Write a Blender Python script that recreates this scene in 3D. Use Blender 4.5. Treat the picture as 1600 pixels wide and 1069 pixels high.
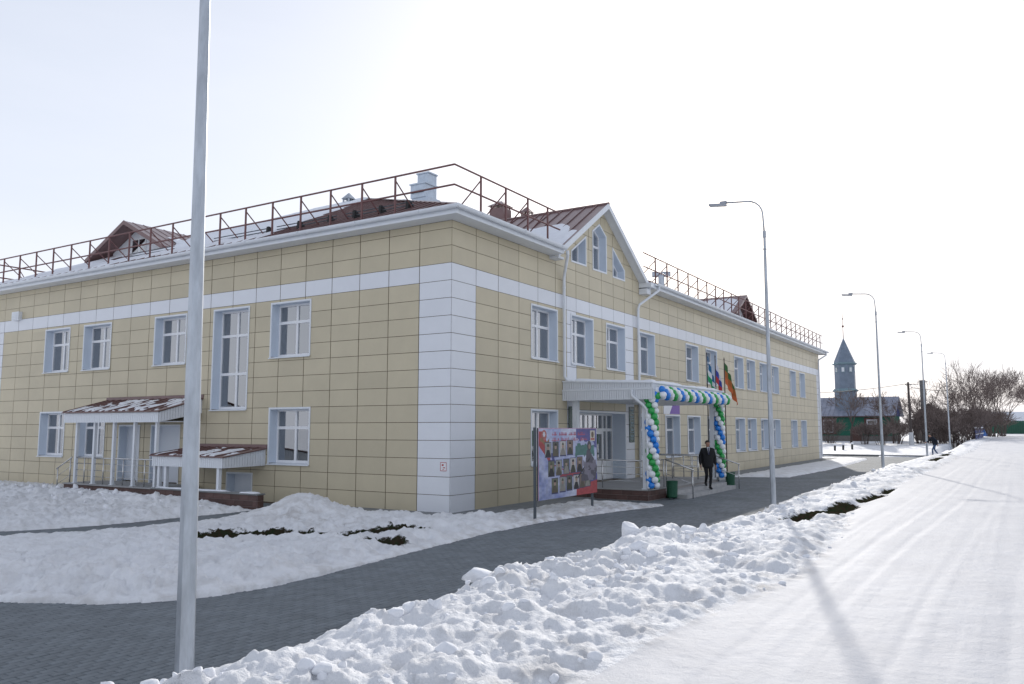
import bpy, math, random
import numpy as np
from mathutils import Vector, Quaternion, Matrix
R = math.radians
random.seed(7)
scene = bpy.context.scene
for o in list(bpy.data.objects): bpy.data.objects.remove(o)
COL = scene.collection

# ------------------------------------------------------------------ camera
CAM = (13.348, -18.264, 2.318)
cd = bpy.data.cameras.new('camera'); cam = bpy.data.objects.new('camera', cd); COL.objects.link(cam)
cam.location = CAM; cam.rotation_euler = (R(90 + 6.105), 0, R(31.856))
cd.sensor_width = 36; cd.lens = 28.57; cd.clip_start = .05; cd.clip_end = 6000
scene.camera = cam
# ------------------------------------------------------------------ sky, sun, exposure
SUN_AZ, SUN_EL = R(-16.15), R(21.3)          # azimuth from +Y towards +X
world = bpy.data.worlds.new('World'); scene.world = world; world.use_nodes = True
nt = world.node_tree; nt.nodes.clear()
wout = nt.nodes.new('ShaderNodeOutputWorld'); wbg = nt.nodes.new('ShaderNodeBackground')
sky = nt.nodes.new('ShaderNodeTexSky'); sky.sky_type = 'NISHITA'; sky.sun_disc = False
sky.sun_elevation = SUN_EL; sky.sun_rotation = SUN_AZ % (2 * math.pi)
sky.air_density = 1.0; sky.dust_density = 2.0; sky.ozone_density = 1.6; sky.altitude = 100
# a thin high veil of cloud: pale, faintly streaked, over the whole dome
tc = nt.nodes.new('ShaderNodeTexCoord'); mp = nt.nodes.new('ShaderNodeMapping'); mp.inputs['Scale'].default_value = (1.2, 1.2, 5.0)
nz = nt.nodes.new('ShaderNodeTexNoise'); nz.inputs['Scale'].default_value = 1.6; nz.inputs['Detail'].default_value = 6; nz.inputs['Roughness'].default_value = .55
rp = nt.nodes.new('ShaderNodeMapRange'); rp.inputs['From Min'].default_value = .3; rp.inputs['From Max'].default_value = .7; rp.inputs['To Min'].default_value = -.07; rp.inputs['To Max'].default_value = .07
mx = nt.nodes.new('ShaderNodeMix'); mx.data_type = 'RGBA'; mx.inputs['B'].default_value = (7.1, 7.35, 8.1, 1)
nt.links.new(tc.outputs['Generated'], mp.inputs['Vector']); nt.links.new(mp.outputs['Vector'], nz.inputs['Vector'])
nt.links.new(nz.outputs['Fac'], rp.inputs['Value']); # the veil thickens towards the horizon with the air path, alike all round
sx = nt.nodes.new('ShaderNodeSeparateXYZ'); nt.links.new(tc.outputs['Generated'], sx.inputs[0])
vr = nt.nodes.new('ShaderNodeMapRange'); vr.inputs['From Min'].default_value = 0; vr.inputs['From Max'].default_value = 1; vr.inputs['To Min'].default_value = .95; vr.inputs['To Max'].default_value = .26; nt.links.new(sx.outputs['Z'], vr.inputs['Value'])
va = nt.nodes.new('ShaderNodeMath'); va.operation = 'ADD'; va.use_clamp = True; nt.links.new(vr.outputs['Result'], va.inputs[0]); nt.links.new(rp.outputs['Result'], va.inputs[1]); nt.links.new(va.outputs[0], mx.inputs['Factor'])
nt.links.new(sky.outputs['Color'], mx.inputs['A']); nt.links.new(mx.outputs['Result'], wbg.inputs['Color'])
wbg.inputs['Strength'].default_value = .13
nt.links.new(wbg.outputs['Background'], wout.inputs['Surface'])
sd = bpy.data.lights.new('sun', 'SUN'); sun = bpy.data.objects.new('sun', sd); COL.objects.link(sun)
sd.energy = 2.6; sd.angle = R(.7); sd.color = (1.0, .955, .89)
SDIR = Vector((math.sin(SUN_AZ) * math.cos(SUN_EL), math.cos(SUN_AZ) * math.cos(SUN_EL), math.sin(SUN_EL)))
sun.rotation_euler = SDIR.to_track_quat('Z', 'Y').to_euler(); sun.location = (-20, 60, 40)
vs = scene.view_settings; vs.view_transform = 'Standard'; vs.look = 'None'; vs.exposure = 0.06; vs.gamma = 1.0; vs.use_curve_mapping = False

# ------------------------------------------------------------------ materials
MATS = {}
def mat(name, col, rough=.6, metal=0.0, noise=0.0, nscale=8.0, bump=0.0, bscale=40.0, island=0.0, spec=.5, coat=0.0, stretch=(1, 1, 1), attr=None, col2=None):
    m = bpy.data.materials.new(name); m.use_nodes = True; n = m.node_tree.nodes; l = m.node_tree.links
    b = n['Principled BSDF']; b.inputs['Roughness'].default_value = rough; b.inputs['Metallic'].default_value = metal
    b.inputs['Specular IOR Level'].default_value = spec; b.inputs['Coat Weight'].default_value = coat
    b.inputs['Base Color'].default_value = (*col, 1)
    src = None
    t = n.new('ShaderNodeTexCoord'); mpn = n.new('ShaderNodeMapping'); mpn.inputs['Scale'].default_value = stretch
    l.new(t.outputs['Object'], mpn.inputs['Vector'])
    if attr:
        a = n.new('ShaderNodeAttribute'); a.attribute_name = attr; src = a.outputs['Color']
    if noise or island or col2:
        val = None
        if noise or col2:
            q = n.new('ShaderNodeTexNoise'); q.inputs['Scale'].default_value = nscale; q.inputs['Detail'].default_value = 5; q.inputs['Roughness'].default_value = .62
            l.new(mpn.outputs['Vector'], q.inputs['Vector'])
        if col2:
            cr = n.new('ShaderNodeMapRange'); cr.inputs['From Min'].default_value = .4; cr.inputs['From Max'].default_value = .62; l.new(q.outputs['Fac'], cr.inputs['Value'])
            cm = n.new('ShaderNodeMix'); cm.data_type = 'RGBA'; cm.inputs['A'].default_value = (*col, 1); cm.inputs['B'].default_value = (*col2, 1)
            l.new(cr.outputs['Result'], cm.inputs['Factor']); src = cm.outputs['Result']
        if noise:
            r_ = n.new('ShaderNodeMapRange'); r_.inputs['From Min'].default_value = .3; r_.inputs['From Max'].default_value = .7
            r_.inputs['To Min'].default_value = 1 - noise; r_.inputs['To Max'].default_value = 1 + noise; l.new(q.outputs['Fac'], r_.inputs['Value']); val = r_.outputs['Result']
        if island:
            g = n.new('ShaderNodeNewGeometry'); oi = n.new('ShaderNodeObjectInfo'); ad = n.new('ShaderNodeMath'); ad.operation = 'ADD'
            fr = n.new('ShaderNodeMath'); fr.operation = 'FRACT'
            l.new(g.outputs['Random Per Island'], ad.inputs[0]); l.new(oi.outputs['Random'], ad.inputs[1]); l.new(ad.outputs[0], fr.inputs[0])
            r2 = n.new('ShaderNodeMapRange'); r2.inputs['To Min'].default_value = 1 - island; r2.inputs['To Max'].default_value = 1 + island; l.new(fr.outputs[0], r2.inputs['Value'])
            if val is None: val = r2.outputs['Result']
            else:
                mu = n.new('ShaderNodeMath'); mu.operation = 'MULTIPLY'; l.new(val, mu.inputs[0]); l.new(r2.outputs['Result'], mu.inputs[1]); val = mu.outputs[0]
        if val is not None:
            vm = n.new('ShaderNodeVectorMath'); vm.operation = 'SCALE'
            if src: l.new(src, vm.inputs[0])
            else: vm.inputs[0].default_value = col
            l.new(val, vm.inputs['Scale']); src = vm.outputs['Vector']
    if src: l.new(src, b.inputs['Base Color'])
    if bump:
        q = n.new('ShaderNodeTexNoise'); q.inputs['Scale'].default_value = bscale; q.inputs['Detail'].default_value = 4
        l.new(mpn.outputs['Vector'], q.inputs['Vector']); bp = n.new('ShaderNodeBump'); bp.inputs['Strength'].default_value = bump; bp.inputs['Distance'].default_value = .02
        l.new(q.outputs['Fac'], bp.inputs['Height']); l.new(bp.outputs['Normal'], b.inputs['Normal'])
    MATS[name] = m; return m
mat('panel_cream', (.55, .486, .347), .40, noise=.05, nscale=.9, island=.05, spec=.4)
mat('panel_white', (.74, .76, .80), .40, noise=.02, nscale=1.5, island=.02, spec=.4)
mat('joint', (.13, .10, .07), .8)
mat('white_metal', (.72, .75, .79), .38, noise=.04, nscale=3)
mat('white_plastic', (.80, .81, .83), .35)
mat('reveal', (.62, .69, .78), .4)
mat('siding', (.72, .75, .79), .42)
mat('roof_brown', (.185, .108, .104), .30, noise=.12, nscale=2.0, spec=.5)
mat('rail_brown', (.17, .075, .072), .5, noise=.1, nscale=6)
mat('roof_snow', (.84, .86, .90), .75, noise=.04, nscale=4, bump=.35, bscale=14)
mat('galvanised', (.44, .475, .52), .42, metal=.55, noise=.26, nscale=7, bump=.08, bscale=60, stretch=(1, 1, .25))
mat('lamp_grey', (.36, .38, .42), .45, metal=.3)
mat('steel', (.60, .60, .60), .25, metal=.9)
mat('vent_grey', (.50, .57, .65), .4, metal=.3, noise=.12, nscale=5)
mat('dark_steel', (.07, .085, .10), .5)
mat('concrete', (.22, .23, .235), .85, noise=.18, nscale=3, bump=.3, bscale=60)
mat('paver', (.160, .180, .195), .8, noise=.14, nscale=2.2, island=.09, bump=.25, bscale=160)
mat('paving_joint', (.10, .105, .11), .9)
mat('brick_tile', (.105, .058, .050), .6, noise=.25, nscale=5, island=.22, bump=.2, bscale=60)
mat('mortar', (.34, .32, .31), .9)
mat('platform_tile', (.34, .34, .34), .7, noise=.10, nscale=2.5, bump=.1, bscale=50)
mat('step_concrete', (.40, .40, .40), .8, noise=.15, nscale=4, bump=.2, bscale=50)
mat('door_white', (.70, .74, .80), .45)
mat('plaque_green', (.015, .06, .05), .25)
mat('bin_green', (.010, .085, .045), .5, noise=.1)
mat('balloon_white', (.82, .85, .88), .28, coat=.3); mat('balloon_green', (.02, .36, .075), .25, coat=.3); mat('balloon_blue', (.015, .22, .72), .25, coat=.3)
mat('purple', (.22, .12, .42), .6)
mat('black_cloth', (.010, .011, .014), .85, noise=.3, nscale=20, bump=.3, bscale=50); mat('trouser', (.009, .009, .012), .8)
mat('skin', (.42, .23, .16), .55, noise=.05, nscale=20); mat('hair', (.03, .022, .018), .7); mat('shirt', (.72, .74, .78), .7); mat('leather', (.008, .008, .009), .35)
mat('jeans', (.06, .10, .19), .85, noise=.2, nscale=15); mat('navy_cloth', (.012, .016, .028), .85); mat('tie', (.02, .02, .06), .6)
mat('bark', (.11, .085, .075), .9, noise=.3, nscale=10); mat('twig', (.185, .145, .13), .9, noise=.2, nscale=3)
mat('whitewash', (.55, .56, .57), .9, noise=.15, nscale=6)
mat('pole_wood', (.075, .06, .055), .9, noise=.3, nscale=4, stretch=(4, 4, .3)); mat('pole_concrete', (.16, .155, .155), .9, noise=.15)
mat('mosque_blue', (.17, .215, .28), .45, noise=.15, nscale=2); mat('mosque_trim', (.20, .29, .33), .5); mat('mosque_roof', (.27, .29, .36), .42, metal=.2, noise=.25, nscale=1.2)
mat('mosque_green', (.012, .12, .075), .7, noise=.15, nscale=3); mat('mosque_wood', (.10, .055, .045), .8, noise=.2); mat('mosque_stone', (.16, .15, .14), .9, noise=.2)
mat('fence_blue', (.03, .05, .19), .6, noise=.15, nscale=3); mat('fence_green', (.012, .085, .05), .6, noise=.15, nscale=3); mat('tarp_blue', (.02, .16, .55), .5)
mat('house_wood', (.17, .14, .125), .9, noise=.2, nscale=3)
mat('curtain', (.74, .75, .78), .9, noise=.08, nscale=6); mat('interior', (.16, .16, .17), .9)
mat('black', (.012, .012, .013), .6); mat('sign_red', (.45, .06, .06), .6); mat('snow_clod', (.85, .86, .89), .8, noise=.06, nscale=6, bump=.5, bscale=20)
mat('wire', (.02, .02, .022), .6); mat('flag_pole', (.035, .026, .028), .5)
mat('print', (.5, .5, .5), .55, attr='print'); mat('flagcloth', (.5, .5, .5), .75, attr='print')
def glassmat(name, tint, refl_rough=.02, ior=1.5, base=.06):
    m = bpy.data.materials.new(name); m.use_nodes = True; n = m.node_tree.nodes; l = m.node_tree.links
    for x in list(n): n.remove(x)
    o = n.new('ShaderNodeOutputMaterial'); mxs = n.new('ShaderNodeMixShader'); tr = n.new('ShaderNodeBsdfTransparent'); gl = n.new('ShaderNodeBsdfGlossy'); f = n.new('ShaderNodeFresnel')
    f.inputs['IOR'].default_value = ior; tr.inputs['Color'].default_value = (*tint, 1); gl.inputs['Roughness'].default_value = refl_rough; gl.inputs['Color'].default_value = (.95, .97, 1, 1)
    ad = n.new('ShaderNodeMath'); ad.operation = 'MULTIPLY_ADD'; ad.inputs[1].default_value = 1.6; ad.inputs[2].default_value = base; ad.use_clamp = True   # two faces of a double-glazed unit
    l.new(f.outputs[0], ad.inputs[0]); l.new(ad.outputs[0], mxs.inputs[0]); l.new(tr.outputs[0], mxs.inputs[1]); l.new(gl.outputs[0], mxs.inputs[2]); l.new(mxs.outputs[0], o.inputs['Surface'])
    MATS[name] = m
glassmat('glass', (.68, .72, .76), base=.27)

def snowmat(name, road=False):
    m = bpy.data.materials.new(name); m.use_nodes = True; n = m.node_tree.nodes; l = m.node_tree.links; b = n['Principled BSDF']
    b.inputs['Roughness'].default_value = .72; b.inputs['Specular IOR Level'].default_value = .35
    geo = n.new('ShaderNodeNewGeometry')
    def noise(scale, detail=5, vec=None, rough=.6):
        q = n.new('ShaderNodeTexNoise'); q.inputs['Scale'].default_value = scale; q.inputs['Detail'].default_value = detail; q.inputs['Roughness'].default_value = rough
        l.new(vec or geo.outputs['Position'], q.inputs['Vector']); return q.outputs['Fac']
    def rng(s, a, b_, c, d):
        q = n.new('ShaderNodeMapRange'); q.inputs['From Min'].default_value = a; q.inputs['From Max'].default_value = b_; q.inputs['To Min'].default_value = c; q.inputs['To Max'].default_value = d; l.new(s, q.inputs['Value']); return q.outputs['Result']
    def mixc(f, a, b_):
        q = n.new('ShaderNodeMix'); q.data_type = 'RGBA'; l.new(f, q.inputs['Factor'])
        for k, v in (('A', a), ('B', b_)):
            if isinstance(v, tuple): q.inputs[k].default_value = (*v, 1)
            else: l.new(v, q.inputs[k])
        return q.outputs['Result']
    def math_(op, a, b_):
        q = n.new('ShaderNodeMath'); q.operation = op
        for i, v in enumerate((a, b_)):
            if isinstance(v, (int, float)): q.inputs[i].default_value = v
            else: l.new(v, q.inputs[i])
        return q.outputs[0]
    at = n.new('ShaderNodeAttribute'); at.attribute_name = 'dirt'
    sp = n.new('ShaderNodeSeparateColor'); l.new(at.outputs['Color'], sp.inputs[0])
    c0 = mixc(rng(noise(1.1), .35, .65, 0, 1), (.86, .865, .88), (.79, .797, .815)) if not road else mixc(rng(noise(.8), .35, .65, 0, 1), (.67, .67, .685), (.61, .61, .63))
    if road:                                        # packed ice and grit drawn out along the road
        mpv = n.new('ShaderNodeMapping'); mpv.inputs['Scale'].default_value = (6, .35, 1); l.new(geo.outputs['Position'], mpv.inputs['Vector'])
        c0 = mixc(rng(noise(1.0, 6, mpv.outputs['Vector']), .52, .72, 0, .30), c0, (.56, .57, .61))
    dirty = math_('MULTIPLY', sp.outputs['Green'], rng(noise(3.0, 7), .42, .62, 0, 1))
    c1 = mixc(dirty, c0, (.47, .445, .42))
    soil = mixc(rng(noise(9), .4, .6, 0, 1), (.040, .029, .020), (.024, .034, .017))
    sf = rng(math_('ADD', sp.outputs['Red'], math_('MULTIPLY', math_('SUBTRACT', noise(5, 9, rough=.72), .5), 1.75)), .45, .6, 0, 1)
    l.new(mixc(sf, c1, soil), b.inputs['Base Color']); l.new(rng(sf, 0, 1, .35, 0), b.inputs['Specular IOR Level']); l.new(rng(sf, 0, 1, .72, 1), b.inputs['Roughness'])
    bp = n.new('ShaderNodeBump'); bp.inputs['Strength'].default_value = .75 if not road else .45; bp.inputs['Distance'].default_value = .032 if not road else .025
    hh = math_('ADD', math_('ADD', noise(14, 6, rough=.68), math_('MULTIPLY', noise(70, 3), .3)), math_('MULTIPLY', noise(4.5, 5, rough=.65), 1.2 if not road else .5)); l.new(hh, bp.inputs['Height']); l.new(bp.outputs['Normal'], b.inputs['Normal'])
    MATS[name] = m
snowmat('snow'); snowmat('road_snow', True)

# ------------------------------------------------------------------ mesh helpers
ORG = {}
class MB:
    def __init__(s): s.v = []; s.f = []; s.smooth = False
    def add(s, vs_, fs):
        o = len(s.v); s.v += [tuple(v) for v in vs_]; s.f += [tuple(i + o for i in f) for f in fs]; return s
    def box(s, x0, y0, z0, x1, y1, z1):
        x0, x1 = min(x0, x1), max(x0, x1); y0, y1 = min(y0, y1), max(y0, y1); z0, z1 = min(z0, z1), max(z0, z1)
        return s.add([(x0, y0, z0), (x1, y0, z0), (x1, y1, z0), (x0, y1, z0), (x0, y0, z1), (x1, y0, z1), (x1, y1, z1), (x0, y1, z1)],
                     [(0, 3, 2, 1), (4, 5, 6, 7), (0, 1, 5, 4), (1, 2, 6, 5), (2, 3, 7, 6), (3, 0, 4, 7)])
    def prism(s, poly, off):
        n = len(poly); off = Vector(off); a = [Vector(p) for p in poly]
        return s.add(a + [p + off for p in a], [tuple(range(n))[::-1], tuple(range(n, 2 * n))] + [(i, (i + 1) % n, n + (i + 1) % n, n + i) for i in range(n)])
    def tube(s, pts, rad, n=8, cap=True):
        pts = [Vector(p) for p in pts]; k = len(pts)
        if not hasattr(rad, '__len__'): rad = [rad] * k
        vs_ = []; up = None
        for i, p in enumerate(pts):
            d = (pts[min(i + 1, k - 1)] - pts[max(i - 1, 0)]).normalized()
            if up is None: up = Vector((0, 0, 1)) if abs(d.z) < .9 else Vector((1, 0, 0))
            a = d.cross(up).normalized(); b = a.cross(d).normalized(); up = b
            for j in range(n):
                t = 2 * math.pi * (j + .5) / n; vs_.append(p + (a * math.cos(t) + b * math.sin(t)) * rad[i])
        fs = [(i * n + j, i * n + (j + 1) % n, (i + 1) * n + (j + 1) % n, (i + 1) * n + j) for i in range(k - 1) for j in range(n)]
        if cap: fs += [tuple(range(n))[::-1], tuple(range((k - 1) * n, k * n))]
        return s.add(vs_, fs)
    def lathe(s, c, prof, n=16, ph=0):
        vs_ = []
        for r, z in prof:
            for j in range(n):
                t = 2 * math.pi * (j + ph) / n; vs_.append((c[0] + r * math.cos(t), c[1] + r * math.sin(t), c[2] + z))
        k = len(prof)
        fs = [(i * n + j, i * n + (j + 1) % n, (i + 1) * n + (j + 1) % n, (i + 1) * n + j) for i in range(k - 1) for j in range(n)]
        fs += [tuple(range(n))[::-1], tuple(range((k - 1) * n, k * n))]
        return s.add(vs_, fs)
    def loft(s, rings, cap=True):
        n = len(rings[0]); k = len(rings); vs_ = [p for r in rings for p in r]
        fs = [(i * n + j, i * n + (j + 1) % n, (i + 1) * n + (j + 1) % n, (i + 1) * n + j) for i in range(k - 1) for j in range(n)]
        if cap: fs += [tuple(range(n))[::-1], tuple(range((k - 1) * n, k * n))]
        return s.add(vs_, fs)
    def mesh(s, name, o=(0, 0, 0), smooth=False):
        me = bpy.data.meshes.new(name); me.from_pydata([(v[0] - o[0], v[1] - o[1], v[2] - o[2]) for v in s.v], [], s.f); me.update()
        if smooth: me.polygons.foreach_set('use_smooth', [True] * len(me.polygons))
        return me
def tag(o, label=None, cat=None, group=None, kind=None):
    for k, v in (('label', label), ('category', cat), ('group', group), ('kind', kind)):
        if v: o[k] = v
    return o
def thing(name, loc, label, cat, group=None):
    o = bpy.data.objects.new(name, None); COL.objects.link(o); o.location = loc; o.empty_display_size = .2; ORG[o.name] = tuple(loc)
    return tag(o, label, cat, group)
def org(o): return ORG.get(o.name, (0, 0, 0)) if o else (0, 0, 0)
def part(name, mb, material, parent, smooth=False, kind=None, label=None):
    og = org(parent); me = mb.mesh(name, og, smooth); me.materials.append(MATS[material])
    o = bpy.data.objects.new(name, me); COL.objects.link(o); o.parent = parent; ORG[o.name] = og
    return tag(o, label, kind=kind)
def solo(name, mb, material, loc, label=None, cat=None, group=None, kind=None, smooth=False):
    me = mb.mesh(name, loc, smooth); me.materials.append(MATS[material])
    o = bpy.data.objects.new(name, me); COL.objects.link(o); o.location = loc; ORG[o.name] = tuple(loc)
    return tag(o, label, cat, group, kind)
def inst(name, me, parent, loc, rot=None, scale=None):
    o = bpy.data.objects.new(name, me); COL.objects.link(o); o.parent = parent; og = org(parent)
    o.location = (loc[0] - og[0], loc[1] - og[1], loc[2] - og[2])
    if rot: o.rotation_euler = rot
    if scale: o.scale = scale
    return o
# convex polygon helpers (2-D)
def clip(poly, a, b, c):           # keep a*x+b*y+c >= 0
    out = []
    for i in range(len(poly)):
        p, q = poly[i], poly[(i + 1) % len(poly)]; dp = a * p[0] + b * p[1] + c; dq = a * q[0] + b * q[1] + c
        if dp >= -1e-9: out.append(p)
        if (dp > 1e-9 and dq < -1e-9) or (dp < -1e-9 and dq > 1e-9):
            t = dp / (dp - dq); out.append((p[0] + t * (q[0] - p[0]), p[1] + t * (q[1] - p[1])))
    return out
def area(p): return .5 * sum(p[i][0] * p[(i + 1) % len(p)][1] - p[(i + 1) % len(p)][0] * p[i][1] for i in range(len(p)))
def subtract(poly, hole):          # hole ccw convex
    res = []; cur = poly
    for i in range(len(hole)):
        p, q = hole[i], hole[(i + 1) % len(hole)]; a, b = -(q[1] - p[1]), (q[0] - p[0]); c = -(a * p[0] + b * p[1])
        o = clip(cur, -a, -b, -c)
        if len(o) > 2 and abs(area(o)) > 1e-4: res.append(o)
        cur = clip(cur, a, b, c)
        if len(cur) < 3: break
    return res
def sub_all(polys, holes):
    for h in holes:
        nx = []
        for p in polys:
            inter = p
            for i in range(len(h)):
                a0, b0 = h[i], h[(i + 1) % len(h)]; a, b = -(b0[1] - a0[1]), (b0[0] - a0[0]); inter = clip(inter, a, b, -(a * a0[0] + b * a0[1]))
                if len(inter) < 3: break
            if len(inter) < 3 or abs(area(inter)) < 1e-5: nx.append(p)
            else: nx += subtract(p, h)
        polys = nx
    return polys
def rect(a, b, c, d): return [(a, b), (c, b), (c, d), (a, d)]

# ------------------------------------------------------------------ noise (numpy)
def _h(ix, iy, s):
    n = (ix.astype(np.int64) * 374761393 + iy.astype(np.int64) * 668265263 + s * 1442695041) & 0x7fffffff
    n = ((n ^ (n >> 13)) * 1274126177) & 0x7fffffff; n = ((n ^ (n >> 15)) * 974711) & 0x7fffffff
    return ((n ^ (n >> 16)) & 0xffffff) / float(0xffffff)
def vnoise(x, y, s=0):
    ix = np.floor(x); iy = np.floor(y); fx = x - ix; fy = y - iy
    fx = fx * fx * fx * (fx * (fx * 6 - 15) + 10); fy = fy * fy * fy * (fy * (fy * 6 - 15) + 10)
    a, b, c, d = _h(ix, iy, s), _h(ix + 1, iy, s), _h(ix, iy + 1, s), _h(ix + 1, iy + 1, s)
    return (a + (b - a) * fx) * (1 - fy) + (c + (d - c) * fx) * fy - .5
def fbm(x, y, s=0, oc=4, g=.5):
    r = 0; a = 1
    for k in range(oc): r = r + a * vnoise(x * 2 ** k + 13.7 * k, y * 2 ** k + 7.1 * k, s + k); a *= g
    return r
def worley(x, y, s=0):
    ix = np.floor(x); iy = np.floor(y); d1 = np.full(x.shape, 9.); hv = np.zeros(x.shape)
    for i in (-1, 0, 1):
        for j in (-1, 0, 1):
            cx = ix + i; cy = iy + j; px = cx + _h(cx, cy, s); py = cy + _h(cx, cy, s + 5); d = (px - x) ** 2 + (py - y) ** 2
            m = d < d1; d1 = np.where(m, d, d1); hv = np.where(m, _h(cx, cy, s + 9), hv)
    return np.sqrt(d1), hv
def sst(t): t = np.clip(t, 0, 1); return t * t * (3 - 2 * t)
def sdpoly(x, y, P):               # >0 inside
    d = np.full(x.shape, 1e9); ins = np.zeros(x.shape, bool); n = len(P)
    for i in range(n):
        (ax, ay), (bx, by) = P[i], P[(i + 1) % n]; ex, ey = bx - ax, by - ay
        t = np.clip(((x - ax) * ex + (y - ay) * ey) / (ex * ex + ey * ey), 0, 1)
        d = np.minimum(d, (x - ax - t * ex) ** 2 + (y - ay - t * ey) ** 2)
        c = ((ay > y) != (by > y)); xi = ax + (y - ay) / (ey if ey else 1e-9) * ex; ins ^= c & (x < xi)
    d = np.sqrt(d); return np.where(ins, d, -d)

# ================================================================== SETTING
def rise(y): return .55 * sst((y - 56) / 34) + .6 * sst((y - 90) / 120)
POLY_A = [(-4.2, -1.15), (-4.0, -3.0), (-4.3, -6.5), (-5.2, -9.0), (-7.5, -12.0), (-9.5, -15.2), (-4, -15.4), (-.6, -13.6), (.6, -12.85), (1.62, -12.38), (2.83, -11.77), (3.45, -11.2), (3.72, -10.6), (3.86, -9.8), (3.80, -8.66), (3.55, -6.5), (3.37, -4.67), (3.10, -2.5), (3.05, -.14), (3.35, 2.2), (3.75, 4.3), (4.08, 5.58), (1.15, 5.75), (1.12, 0), (1.05, -.75), (.2, -1.0)]
POLY_B = [(-5.5, -2.0), (-5.5, -3.2), (-5.75, -6.5), (-6.6, -9.0), (-9.2, -12.2), (-14, -15.5), (-60, -17), (-60, .3), (-17.2, .3), (-17.2, -1.7), (-9.6, -1.75)]
POLY_D = [(1.25, 21.4), (3.75, 22.6), (3.95, 30.6), (3.75, 40), (3.3, 50.2), (1.1, 51.2), (-30, 51.2), (-30, 50.3), (1.15, 50.2)]
def xe(y): return np.interp(y, [-40, -20, -15, -8, -3, -.5, 5.5, 12, 24, 40, 52, 57], [7.25, 7.25, 7.12, 6.92, 7.05, 7.35, 7.12, 6.7, 6.4, 6.6, 7.0, 7.2])
def xr(y): return np.interp(y, [-40, -16, -11, -7, -3, 2, 10, 30, 60, 100, 200], [10.4, 10.5, 10.6, 10.9, 10.6, 10.0, 9.9, 9.9, 9.9, 10.2, 11])
SOIL = [(-1.35, -6.75, -.5, -5.9, .52), (-.3, -5.8, .45, -5.45, .28), (1.25, -4.95, 1.72, -3.85, .42), (2.55, -6.0, 2.95, -5.75, .22), (9.30, -1.6, 9.55, .6, .20), (9.75, .3, 9.80, 2.6, .24), (9.75, 3.4, 9.95, 6.5, .18), (9.95, 7.0, 9.9, 9.6, .12),
        (9.0, 33, 9.0, 40, .30), (8.9, 43, 8.8, 50, .25), (8.7, 52, 8.7, 57, .16), (1.15, -.9, 1.3, .2, .13)]
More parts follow.
